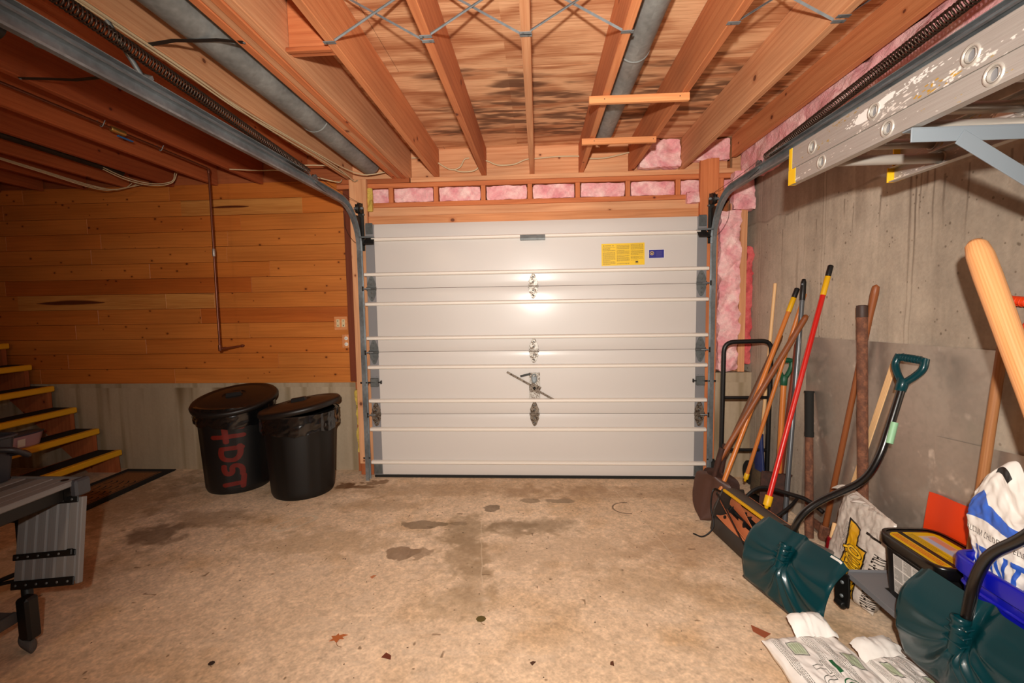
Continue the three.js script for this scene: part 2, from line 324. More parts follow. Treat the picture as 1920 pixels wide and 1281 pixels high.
function floorRGB(x, z, c) {
  const a = f3(x * 1.1, z * 1.1, 3), b = f3(x * 4, z * 4 + 20, 2), d = f3(x * 22, z * 22, 4), e = n3(x * 90, z * 90, 5), f = n3(x * 170 + 9, z * 170, 6);
  let q = mix3([214, 182, 148], [240, 212, 182], clamp((a - .25) * 1.7)); q = mix3(q, [198, 162, 122], clamp((b - .54) * 2.2));
  const s = .80 + d * .13 + e * .12 + f * .11 + (n3(x * 48, z * 48, 14) - .5) * .1; q = [q[0] * s, q[1] * s, q[2] * s];
  const sp = smooth(.66, .72, f3(x * 9 + 5, z * 26, 8)); q = mix3(q, [214, 190, 164], sp * .3);
  for (const t of STAINS) { if (Math.abs(x - t[0]) > t[2] * 2.1 || Math.abs(z - t[1]) > t[3] * 2.1) continue; const k = blob(x, z, t[0], t[1], t[2], t[3], t[4], t[5]) * t[7] * (.7 + .5 * d); q = mix3(q, t[6], clamp(k)); }
  // pale tide ring, hairline cracks, swept arc
  const rr = Math.hypot((x + 1.635 - (z - .85) * -.5) / .085, (z - .845) / .105) + (f3(x * 12, z * 12, 9) - .5) * .7; q = mix3(q, [214, 196, 170], (1 - smooth(.05, .16, Math.abs(rr - 1))) * .75);
  const crack = (x0, z0, x1, z1) => { const t = clamp(((x - x0) * (x1 - x0) + (z - z0) * (z1 - z0)) / ((x1 - x0) ** 2 + (z1 - z0) ** 2)); return Math.hypot(x - mix(x0, x1, t) + (n3(z * 14, x * 2, 2) - .5) * .012, z - mix(z0, z1, t)); };
  const ck = Math.min(crack(-.364, .8, -.27, 1.52), crack(.635, .247, .803, 1.18), crack(-2.6, 2.0, -2.0, 1.7)); q = mix3(q, [226, 204, 176], (1 - smooth(.001, .005, ck)) * .5);
  const ar = Math.hypot(x - .66, (z - .56) * 1.1); if (x < .68 && z > .45) q = mix3(q, [78, 60, 44], (1 - smooth(.003, .008, Math.abs(ar - .1))) * .7);
  const pit = n3(x * 30 + 3, z * 30, 12) ; q = mix3(q, [96, 72, 50], smooth(.955, .985, pit) * .6);
  c[0] = q[0]; c[1] = q[1]; c[2] = q[2];
}
{
  const floor = struct('floor');
  const slab = (x0, x1, z0, z1, w, h) => {
    const t = dataTex(w, h, (u, v, c) => floorRGB(mix(x0, x1, u), mix(z0, z1, v), c)); t.wrapS = t.wrapT = THREE.ClampToEdgeWrapping;
    const g = new THREE.BoxGeometry(x1 - x0, .12, z1 - z0), p = g.attributes.position, uv = g.attributes.uv;
    g.translate((x0 + x1) / 2, -.06, (z0 + z1) / 2); for (let i = 0; i < p.count; i++) uv.setXY(i, (p.getX(i) - x0) / (x1 - x0), (p.getZ(i) - z0) / (z1 - z0));
    const b = speck.clone(); b.repeat.set((x1 - x0) / .3, (z1 - z0) / .35); b.needsUpdate = true;
    part(floor, 'slab', g, mat(0xffffff, .72, { map: t, bumpMap: b, bumpScale: .002 }));
  };
  slab(-3.6, 2.0, -.4, 2.5, 2048, 1060); slab(FX0 - .2, -3.6, -.4, FZ1 + .2, 256, 700); slab(-3.6, 2.0, 2.5, FZ1 + .2, 560, 420);
}
// ------------------------------------------------------------------ ceiling: plywood sheets over joists
const MOLD = [[-.15, .55, .35, .25], [.35, .45, .5, .25], [-.5, .25, .3, .12], [-.08, .95, .16, .16], [.95, .75, .5, .35], [1.35, .6, .3, .3], [.2, .2, .5, .1], [-.45, 1.08, .2, .06], [.1, .75, .3, .1]];
const PX0 = -1.3, PX1 = 2.1, PZ0 = -.3, PZ1 = 2.37;
const texPly = dataTex(2048, 1608, (u, v, c) => {
  const x = mix(PX0, PX1, u), z = mix(PZ0, PZ1, v), sh = Math.floor((z + .07) / 1.22) * 3.1 + Math.floor((x + 5) / 2.44) * 1.7;
  const w = f3(x * .9 + sh, z * 2.4 + sh, 1), g = .5 + .5 * Math.sin((z * 34 + w * 26 + Math.sin(x * 3 + w * 9 + sh) * .9) * 1), fib = n3(x * 7, z * 190, 3), fib2 = n3(x * 30, z * 420, 4), big = f3(x * 1.2 + sh, z * 3.5, 5);
  let t = clamp(g * g * .6 + (fib - .5) * .6 + (fib2 - .5) * .3 + (big - .5) * .8 + .1), q = mix3([232, 182, 138], [168, 104, 64], t);
  let m = 0; for (const k of MOLD) { if (Math.abs(x - k[0]) > k[2] * 2 || Math.abs(z - k[1]) > k[3] * 2) continue; const d = Math.hypot((x - k[0]) / k[2], (z - k[1]) / k[3]); m = Math.max(m, (1 - smooth(.3, 1.3, d + (f3(x * 5, z * 20, 7) - .5) * 2.2))); }
  m *= smooth(.3, .62, f3(x * 6 + 3, z * 34, 8)); q = mix3(q, [84, 52, 32], m * .72);
  c[0] = q[0]; c[1] = q[1]; c[2] = q[2];
});
M.ply = mat(0xffffff, .85, { map: texPly, ...BW });
{
  const ceiling = struct('ceiling');
  for (let i = -1; i < 6; i++) { const z0 = -.07 + 1.22 * i, z1 = z0 + 1.22, off = (i & 1) ? 1.22 : 0;
    for (let j = 0; j < 5; j++) {
      const x0 = Math.max(FX0, -6.83 + off + 2.44 * j), x1 = Math.min(2.0, -6.83 + off + 2.44 * (j + 1)); if (x1 - x0 < .05) continue;
      const a = Math.max(z0, -.3), b = Math.min(z1, FZ1); if (b - a < .05) continue;
      const g = uvBox(chamferBox(x1 - x0 - .003, .019, b - a - .003, .001), 'x'), p = g.attributes.position, uv = g.attributes.uv; g.translate((x0 + x1) / 2, YC + .0095, (a + b) / 2);
      for (let k = 0; k < p.count; k++) uv.setXY(k, (p.getX(k) - PX0) / (PX1 - PX0), (p.getZ(k) - PZ0) / (PZ1 - PZ0));
      part(ceiling, 'plywood_sheet', g, M.ply);
    } }
  part(ceiling, 'subfloor_deck', bx(7.6, .04, 7.0, -1.75, 2.825, 3.15), M.firDark);
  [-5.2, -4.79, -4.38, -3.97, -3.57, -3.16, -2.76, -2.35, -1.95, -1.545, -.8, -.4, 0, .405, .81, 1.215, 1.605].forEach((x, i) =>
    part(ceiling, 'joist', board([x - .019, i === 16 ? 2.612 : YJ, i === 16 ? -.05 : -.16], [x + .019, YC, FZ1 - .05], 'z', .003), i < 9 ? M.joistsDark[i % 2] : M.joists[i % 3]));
  for (let k = 0; k < 4; k++) part(ceiling, 'beam_board', board([-1.172 + k * .0385, YJ - [.004, 0, .006, 0][k], -.16], [-1.1345 + k * .0385, YC, FZ1 - .05], 'z', .003), [M.firRed, M.fir, M.firRed, M.fir][k]);
  part(ceiling, 'blocking', board([-1.017, YJ + .01, 1.765], [-.82, YC - .001, 1.803], 'x', .003), M.firRed);
  part(ceiling, 'blocking', board([-1.018, YJ + .002, 1.806], [-.82, YJ + .02, 1.83], 'x', .003), M.firDark);
  part(ceiling, 'sill_plate', board([WX + .01, 2.505, -.3], [1.99, YJ, FZ1], 'z'), M.firDark);
  part(ceiling, 'rim_joist', board([WX + .12, YJ, -.3], [1.99, YC, FZ1], 'z'), M.firDark);
}
// ------------------------------------------------------------------ concrete walls
function concrete(x, y, c, o) { // x along the wall, y up, metres
  const a = f3(x * 1.3 + o, y * .9, 2), st = f3(x * 11 + o, y * .7, 5), d = f3(x * 16, y * 16 + o, 4), e = n3(x * 110, y * 110, 6), fine = n3(x * 60, y * 8, 9);
  let q = mix3([152, 138, 122], [190, 175, 157], clamp((a - .3) * 1.6 + (st - .5) * .7)); q = mix3(q, [136, 120, 104], smooth(.62, .78, st) * .45);
  const s = .9 + d * .1 + e * .06 + fine * .06; c[0] = q[0] * s; c[1] = q[1] * s; c[2] = q[2] * s;
}
{
  const Z0 = -.35, ZL = 4.2, H = 2.51, r = rng(21);
  const holes = Array.from({ length: 900 }, () => [Z0 + r() * ZL, .1 + 2.3 * r(), .0022 + .007 * r() * r() * r() + .001]).filter(([z, y]) => r() < (z > .7 && z < 2.3 && y > 1 && y < 2 ? 1 : .35));
  const drips = Array.from({ length: 26 }, () => [Z0 + r() * ZL, 2.07 - .1 * r(), .08 + .5 * r() * r(), .002 + .003 * r()]);
  const bins = {}; for (const h of holes) { const k = Math.floor(h[0] * 8) + ',' + Math.floor(h[1] * 8); (bins[k] = bins[k] || []).push(h); }
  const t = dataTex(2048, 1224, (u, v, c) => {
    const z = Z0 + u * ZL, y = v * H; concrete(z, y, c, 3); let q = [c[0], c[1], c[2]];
    const line = 2.08 + (n3(z * 7, 1, 3) - .5) * .03; if (y > line) q = [q[0] * .95, q[1] * .93, q[2] * .93];  // upper pour slightly darker; mostly ladder and track shade put into the colour
    q = mix3(q, [84, 70, 58], (1 - smooth(.002, .012, Math.abs(y - line))) * .35 * n3(z * 20, 3, 1));
    for (const sz of [.03, .84, 1.515, 2.75]) { const d = Math.abs(z - sz + (n3(y * 8, sz, 2) - .5) * .01); q = mix3(q, [188, 174, 156], (1 - smooth(.002, .011, d)) * .45); q = mix3(q, [86, 74, 62], (1 - smooth(0, .004, Math.abs(d - .014))) * .35); }
    for (const [dz, dy, dl, dw] of drips) { const d = Math.abs(z - dz + (n3(y * 9, dz * 9, 3) - .5) * .008); if (d < dw * 2 && y < dy && y > dy - dl) q = mix3(q, [70, 56, 44], (1 - smooth(dw * .5, dw * 1.8, d)) * .36 * (1 - smooth(.3, 1, (dy - y) / dl) * .8)); }
    const bi = Math.floor(z * 8), bj = Math.floor(y * 8);
    for (let i = -1; i < 2; i++) for (let j = -1; j < 2; j++) for (const h of bins[(bi + i) + ',' + (bj + j)] || []) { const d = Math.hypot(z - h[0], (y - h[1]) * .9); if (d < h[2] * 1.5) q = mix3(q, [88, 74, 60], (1 - smooth(h[2] * .6, h[2] * 1.3, d)) * .6); }
    q = mix3(q, [196, 180, 160], smooth(.6, .75, f3(z * 3, y * 3, 15)) * .28);
    c[0] = q[0]; c[1] = q[1]; c[2] = q[2];
  });
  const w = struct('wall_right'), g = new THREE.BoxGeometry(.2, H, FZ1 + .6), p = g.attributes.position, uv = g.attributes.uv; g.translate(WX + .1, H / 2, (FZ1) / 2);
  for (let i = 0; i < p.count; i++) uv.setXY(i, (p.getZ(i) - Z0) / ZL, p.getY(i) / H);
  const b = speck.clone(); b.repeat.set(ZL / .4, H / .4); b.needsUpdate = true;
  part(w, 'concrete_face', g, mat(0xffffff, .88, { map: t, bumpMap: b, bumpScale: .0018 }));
}
const texStem = dataTex(1024, 512, (u, v, c) => {
  const x = u * 2.4, y = v * .9; concrete(x, y * .6, c, 9); const s = smooth(.5, .8, f3(x * 7, y * .8, 3)) * smooth(0, .8, y); let q = mix3([c[0], c[1], c[2]], [174, 150, 118], .55); q = mix3(q, [92, 68, 38], s * .75);
  q = mix3(q, [112, 92, 60], smooth(.45, .75, f3(x * 13 + 4, y * .5, 6)) * .5); c[0] = q[0]; c[1] = q[1]; c[2] = q[2];
}, true, [1 / 2.4, 1 / .9]);
M.stem = mat(0xffffff, .88, { map: texStem, bumpMap: speck, bumpScale: .0015 });
M.plainWall = mat(0xa89684, .9, { bumpMap: speck, bumpScale: .001 });
{
  const f = struct('wall_front'); part(f, 'block_face', bx(7.7, 2.86, .2, -1.75, 1.42, FZ1 + .1), M.plainWall);
  const l = struct('wall_left'); part(l, 'block_face', bx(.2, 2.86, 7.1, FX0 - .1, 1.42, 3.2), M.plainWall);
}
// ------------------------------------------------------------------ board wall left of the door, on a concrete stem
const texLens = dataTex(1024, 128, (u, v, c) => { // pine with dark heartwood streaks
  const x = u * 2.4, y = v * .3, f = n3(x * 10, y * 300, 2), g = f3(x * 1.4, y * 22, 3); let q = mix3([206, 140, 72], [172, 100, 42], clamp((f - .5) * .6 + (g - .3) * 1.1));
  for (const [cx, cy, lx, ly, k] of [[.55, .075, .33, .024, .9], [1.7, .16, .17, .012, 1], [1.3, .24, .42, .03, .35]]) { const dx = (x - cx) / lx, w = ly * Math.max(0, 1 - dx * dx) * (.6 + .5 * f3(x * 6, 2, 4)); const d = Math.abs(y - cy + (n3(x * 6, 3, 4) - .5) * .01); if (dx * dx < 1) q = mix3(q, [84, 34, 12], (1 - smooth(w * .6, w + .004, d)) * k); }
  c[0] = q[0]; c[1] = q[1]; c[2] = q[2];
}, true, [1 / 2.4, 1 / .3]);
M.lens = mat(0xffffff, .42, { map: texLens, ...BW });
const ZW = -.17;
{
  const w = struct('wall_back_left'), r = rng(33), RH = .1357;
  part(w, 'concrete_stem', uvBox(new THREE.BoxGeometry(3.98, .80, .2), 'x', 2, .4).translate(-3.53, .40, ZW - .105), M.stem);
  part(w, 'backing', bx(4.0, 2.1, .05, -3.55, 1.82, ZW - .05), M.firDark);
  for (let k = 0; k < 13; k++) { let x = -1.585; const y = .80 + k * RH; let n = 0;
    while (x > FX0 + .02) {
      let L = .9 + r() * 1.5; if (n === 0) L = .5 + r() * 1.6; let x0 = Math.max(FX0 + .005, x - L); if (x0 - FX0 < .3) x0 = FX0 + .005;
      let m = M.pine[Math.floor(r() * r() * 4)], g;
      if (k === 5 && n === 1) { m = M.lens; }
      g = board([x0 + .0003, y + .0012, ZW - .02], [x - .0003, y + RH - .0012, ZW + (r() - .5) * .0016], 'x', .0014);
      if (r() < .08) m = M.pineDark;
      part(w, 'plank', g, m); x = x0; n++;
    } }
  // two boards with dark streaks, set by hand
  const lens = (x0, x1, k, ov, ox) => { const y = .80 + k * RH; const g = uvBox(chamferBox(x1 - x0, RH - .0024, .004, .001), 'x', (x0 + x1) / 2 * 0 + ox, ov); g.translate((x0 + x1) / 2, y + RH / 2, ZW + .001); part(w, 'plank', g, M.lens); };
  lens(-4.72, -3.3, 5, .075 - .14, .55 + .2); lens(-3.1, -2.0, 11, .16 - .14, 1.7 + .1);
  part(w, 'top_board', board([FX0, .80 + 13 * RH, ZW - .03], [-1.585, YC, ZW - .006], 'x'), M.firDark);
}
// ------------------------------------------------------------------ framed wall round the garage door
const CRIP = [-1.195, -.81, -.41, -.02, .375, .785, 1.19, 1.535];
{
  const w = struct('wall_back');
  part(w, 'sheathing', bx(3.7, 2.85, .03, .2, 1.41, -.285), M.firDark);
  part(w, 'side_sheathing', bx(.03, 2.85, .14, -1.6, 1.41, -.27), M.firDark);
  part(w, 'top_plate', board([-1.02, 2.507, -.2], [WX, YJ, -.098], 'x'), M.fir);
  part(w, 'top_plate', board([-1.66, 2.507, -.2], [-1.03, YJ, -.10], 'x'), M.firDark);
  part(w, 'top_plate', board([-1.66, 2.469, -.2], [WX, 2.506, -.104], 'x'), M.firRed);
  part(w, 'bottom_plate', board([-1.39, 2.307, -.2], [WX, 2.345, -.102], 'x'), M.firRed);
  part(w, 'header_board', board([-1.39, 2.236, -.16], [1.36, 2.306, -.108], 'x'), M.fir);
  part(w, 'header_board', board([-1.39, 2.09, -.16], [1.36, 2.234, -.098], 'x'), M.firPale);
  for (const x of CRIP) part(w, 'cripple_stud', board([x - .019, 2.345, -.2], [x + .019, 2.469, -.108], 'y'), M.firRed);
  part(w, 'jamb_post', board([-1.535, .1, -.097], [-1.388, 2.535, -.055], 'y', .003), M.fir);
  part(w, 'jamb_post', board([-1.528, 0, -.097], [-1.388, .1, -.058], 'y', .004), M.firDark);
  part(w, 'jamb_post', board([1.35, 0, -.097], [1.496, 2.615, -.055], 'y', .003), M.firRed);
  part(w, 'dark_stud', board([-1.612, .82, -.165], [-1.54, 2.46, -.11], 'y'), M.darkStud);
  part(w, 'jamb_stud', board([-1.585, 0, -.2], [-1.54, .82, -.15], 'y'), M.firDark);
  part(w, 'edge_stud', board([1.675, .89, -.2], [1.729, 2.3, -.06], 'y'), M.fir);
  part(w, 'inner_stud', board([1.497, .89, -.2], [1.535, 2.3, -.12], 'y'), M.firRed);
  part(w, 'inner_stud', board([1.63, .89, -.2], [1.673, 2.3, -.1], 'y'), M.fir);
  part(w, 'block', board([1.6, 2.08, -.14], [1.673, 2.29, -.075], 'y'), M.fir);
  part(w, 'concrete_stub', uvBox(new THREE.BoxGeometry(.29, .885, .2), 'x', 1, .4).translate(1.643, .4425, -.16), M.stem);
  for (const [a, b] of [[-1.525, -1.18], [-1.017, -.82], [-.78, -.42], [-.38, -.02], [.02, .385], [.425, .79], [.83, 1.195], [1.235, 1.585], [1.625, 1.9]]) part(w, 'rim_board', board([a, YJ, -.17], [b, YC, -.125], 'x'), M.fir);
  for (let i = 0; i < 10; i++) part(w, 'rim_board', board([-5.2 + i * .405 - .38, YJ, -.2], [-5.2 + i * .405 - .02, YC, -.19], 'x'), M.firDark);
}
// ------------------------------------------------------------------ sectional garage door
const texWarn = canvasTex(768, 400, (x, w, h) => {
  x.fillStyle = '#e8bd00'; x.fillRect(0, 0, w, h); x.fillStyle = '#2a2000'; x.font = 'bold 22px sans-serif';
  x.beginPath(); x.moveTo(30, 46); x.lineTo(42, 26); x.lineTo(54, 46); x.fill(); x.beginPath(); x.moveTo(196, 46); x.lineTo(208, 26); x.lineTo(220, 46); x.fill(); x.fillText('WARNING', 66, 46);
  const r = rng(5); x.fillStyle = '#7a6000';
  for (let c = 0; c < 3; c++) for (let y = c === 0 ? 66 : 20; y < (c === 2 ? 310 : 380); y += 13) { if (r() < .1) continue; let px = 22 + c * 250; const end = px + 225 * (r() < .2 ? .6 : 1); while (px < end) { const l = 6 + r() * 24; x.fillRect(px, y, Math.min(l, end - px), 6); px += l + 6; } }
  x.fillStyle = '#3a2a00'; x.fillRect(606, 330, 46, 26); x.fillRect(600, 362, 60, 6);
});
const texBlue = canvasTex(256, 144, (x, w, h) => {
  x.fillStyle = '#e8e4f0'; x.fillRect(0, 0, w, h); x.fillStyle = '#10107c'; x.fillRect(4, 4, w - 8, h - 8); x.fillStyle = '#c8a878'; x.beginPath(); x.arc(52, 60, 34, 0, 7); x.fill(); x.fillStyle = '#2c1a30'; x.beginPath(); x.arc(52, 62, 26, 3, 6.5); x.lineTo(68, 80); x.lineTo(36, 80); x.fill(); x.fillStyle = '#e0c8a0'; x.beginPath(); x.arc(52, 62, 11, 0, 7); x.fill();
  x.fillStyle = '#4a4080'; for (let y = 26; y < 120; y += 12) x.fillRect(122, y, 96, 5);
});
const slab = { leaf: (s) => [[-.030, 0], [.030, 0], [.037, s * .035], [.013, s * .092], [0, s * .1], [-.013, s * .092], [-.037, s * .035]] };
const texHinge = dataTex(256, 256, (u, v, c) => { const a = fbm(u, v, 30, 30, 3), b = fbm(u, v, 6, 6, 3), t = smooth(.5, .64, a * .6 + b * .4); const q = mix3([196, 192, 186], [92, 74, 60], t); c[0] = q[0]; c[1] = q[1]; c[2] = q[2]; }, true, [1 / .12, 1 / .12]);
M.stile = mat(0x807e80, .5);
M.hinge = mat(0xe8e6e2, .5, { map: texHinge, metalness: .5 });
M.hingeRust = mat(0xa89c90, .55, { map: texHinge, metalness: .6 });
const bolt = (x, y, z, r = .007, h = .006) => spin([[0, 0], [r, 0], [r, h * .5], [r * .6, h], [0, h]], [x, y, z], [x, y, z + 1], 8);
{
  const door = struct('door_1'), DW = 1.388, SH = .5325;
  tag(door, 'white four section overhead garage door closed on the back wall', 'garage door');
  for (let k = 0; k < 4; k++) {
    const y0 = .022 + k * SH, g = new THREE.Group(); g.name = 'section'; door.add(g);
    part(g, 'panel', sheet((u, v) => [mix(-DW, DW, u), mix(y0 + .0015, y0 + SH - .0015, v), .0 - .003 * Math.pow(Math.abs(2 * v - 1), 12) * 2 - .0022 * (2 * v - 1) ** 2 + .0016 * (f3(u * 6, v * 2.5, k) - .5)], 60, 24, 2.77, .53, .045), M.doorWhite);
    for (const s of [-1, 1]) part(g, 'end_stile', board([s > 0 ? 1.313 : -DW - .001, y0 + .003, -.03], [s > 0 ? DW + .001 : -1.313, y0 + SH - .003, .0032], 'y', .0015), M.stile);
    for (const dy of [.405, .118]) {
      const p = [[-.016, 0], [-.014, .024], [-.006, .03], [.006, .03], [.012, .022], [.016, 0]].map(([a, b]) => [b, a]), L = k === 3 && dy > .3 ? 2.66 : 2.8;
      part(g, 'rib', uvBox(plate(p, L).rotateY(-Math.PI / 2).rotateX(0), 'x').translate(L / 2, y0 + dy, .002), M.ribWhite);
    }
  }
  part(door, 'bottom_seal', bx(2.77, .022, .05, 0, .011, -.022, .004), M.blackMatte);
  for (let k = 1; k < 4; k++) { const y = .022 + k * SH;
    for (const x of [-1.349, 0, 1.349]) {
      const h = new THREE.Group(); h.name = 'hinge'; door.add(h); const z = x ? .004 : .001, m = k === 1 ? M.hingeRust : x ? M.galvDark : M.hinge;
      part(h, 'leaf', plate(slab.leaf(1), .003, .001).translate(x, y + .003, z), m); part(h, 'leaf', plate(slab.leaf(-1), .003, .001).translate(x, y - .003, z), m);
      part(h, 'barrel', rod([x - .042, y, z + .012], [x + .042, y, z + .012], .0085, .0085, 10), m);
      part(h, 'side_ear', merge([bx(.003, .034, .016, x - .038, y, z + .008, .001), bx(.003, .034, .016, x + .038, y, z + .008, .001)]), m);
      for (const dy of [-.075, -.035, .035, .075]) part(h, 'bolt', bolt(x, y + dy, z + .003), M.galvDark);
      if (x) { const s = Math.sign(x); part(h, 'roller_stem', rod([x, y, .03], [s * 1.44, y, .045], .0055, .0055, 8), M.galv); part(h, 'roller', rod([s * 1.405, y, .043], [s * 1.425, y, .045], .02, .02, 14), M.steelDark); }
    } }
  for (const s of [-1, 1]) {
    const b = new THREE.Group(); b.name = 'top_bracket'; door.add(b);
    part(b, 'bracket_plate', plate([[-.04, -.07], [.05, -.07], [.03, .03], [-.04, .03]], .004, .001).rotateX(-.9).translate(s * 1.34, 2.02, .03), M.steelDark); part(b, 'roller_stem', rod([s * 1.3, 2.04, .05], [s * 1.44, 2.04, .055], .008, .008, 8), M.galv); part(b, 'end_plate', bx(.06, .09, .004, s * 1.352, 2.115, .006), M.galvDark);
    const c = new THREE.Group(); c.name = 'slide_lock'; door.add(c);
    part(c, 'lock_case', bx(.07, .075, .018, s * 1.352, .83, .012, .004), M.galvDark); part(c, 'bolt_bar', rod([s * 1.29, .83, .014], [s * 1.47, .83, .018], .006, .006, 8), M.steelDark); part(c, 'latch_knob', bx(.01, .03, .02, s * 1.294, .832, .016), M.black);
    for (let i = 0; i < 10; i++) part(c, 'rivet', bolt(s * (1.32 + (i % 5) * .016), i < 5 ? .878 : .782, .003, .003, .003), M.galv);
    part(door, 'corner_bracket', bx(.07, .1, .012, s * 1.35, .085, .008, .002), M.galvDark);
  }
  part(door, 'strut_splice', plate([[0, 0], [.034, 0], [.034, .012], [.03, .04], [0, .044]], .2, .001).rotateY(-Math.PI / 2).translate(.1, 1.99, .006), M.galvDark, 'short galvanised splice on the top rib');
  // lock set in the second section
  const lk = new THREE.Group(); lk.name = 'lock_set'; door.add(lk);
  part(lk, 'lock_plate', bx(.09, .215, .004, .002, .796, .004, .001), M.hinge);
  part(lk, 'keeper', plate(ring(0, 0, .024, .04, 16), .004, .001, [ring(0, 0, .017, .031, 16)]).translate(0, .855, .007), M.galvDark); part(lk, 'keeper_insert', bx(.032, .05, .003, 0, .847, .008), M.galv);
  part(lk, 'hub_plate', bx(.085, .06, .005, .008, .775, .012, .001, [0, 0, -.5]), M.hingeRust); part(lk, 'hub', rod([0, .775, .008], [0, .775, .035], .014, .01, 10), M.steelDark);
  const bar = (a, b) => { const L = Math.hypot(b[0] - a[0], b[1] - a[1]); return bx(L, .017, .004, 0, 0, 0, .001).rotateZ(Math.atan2(b[1] - a[1], b[0] - a[0])).translate((a[0] + b[0]) / 2, (a[1] + b[1]) / 2, .02); };
  part(lk, 'lock_arm', bar([-.226, .913], [.0, .785]), M.hingeRust); part(lk, 'lock_arm', bar([.0, .772], [.166, .675]), M.hingeRust); part(lk, 'handle', bar([-.115, .877], [-.03, .897]).translate(0, 0, .006), M.steelDark);
  const lb = (t, w, h, x, y, r) => { const g = new THREE.PlaneGeometry(w, h).rotateZ(r).translate(x, y, .0026); const o = part(door, 'sticker', g, new THREE.MeshStandardMaterial({ map: t, roughness: .5 })); return o; };
  lb(texWarn, .344, .176, .727, 1.862, .012).userData.label = 'yellow warning sticker with three columns of print'; lb(texBlue, .122, .068, .993, 1.86, .008).userData.label = 'small blue sticker with a round emblem';
}
// ------------------------------------------------------------------ tracks, springs, pulleys
function sweep(path, prof) { // path [[y,z]...], profile [[x, n]...] closed; n is measured across the path in the y-z plane
  const pos = [], uv = [], idx = [], m = prof.length; let s = 0;
  path.forEach(([y, z], i) => {
    const a = path[Math.max(0, i - 1)], b = path[Math.min(path.length - 1, i + 1)], ty = b[0] - a[0], tz = b[1] - a[1], L = Math.hypot(ty, tz), ny = -tz / L, nz = ty / L;
    if (i) s += Math.hypot(y - path[i - 1][0], z - path[i - 1][1]);
    for (const [x, n] of prof) { pos.push(x, y + ny * n, z + nz * n); uv.push(s, x + n); }
  });
  for (let i = 0; i < path.length - 1; i++) for (let k = 0; k < m; k++) { const a = i * m + k, b = i * m + (k + 1) % m; idx.push(a, b, a + m, b, b + m, a + m); }
  const g = new THREE.BufferGeometry(); g.setAttribute('position', new THREE.Float32BufferAttribute(pos, 3)); g.setAttribute('uv', new THREE.Float32BufferAttribute(uv, 2)); g.setIndex(idx); const q = g.toNonIndexed(); q.computeVertexNormals(); return q;
}
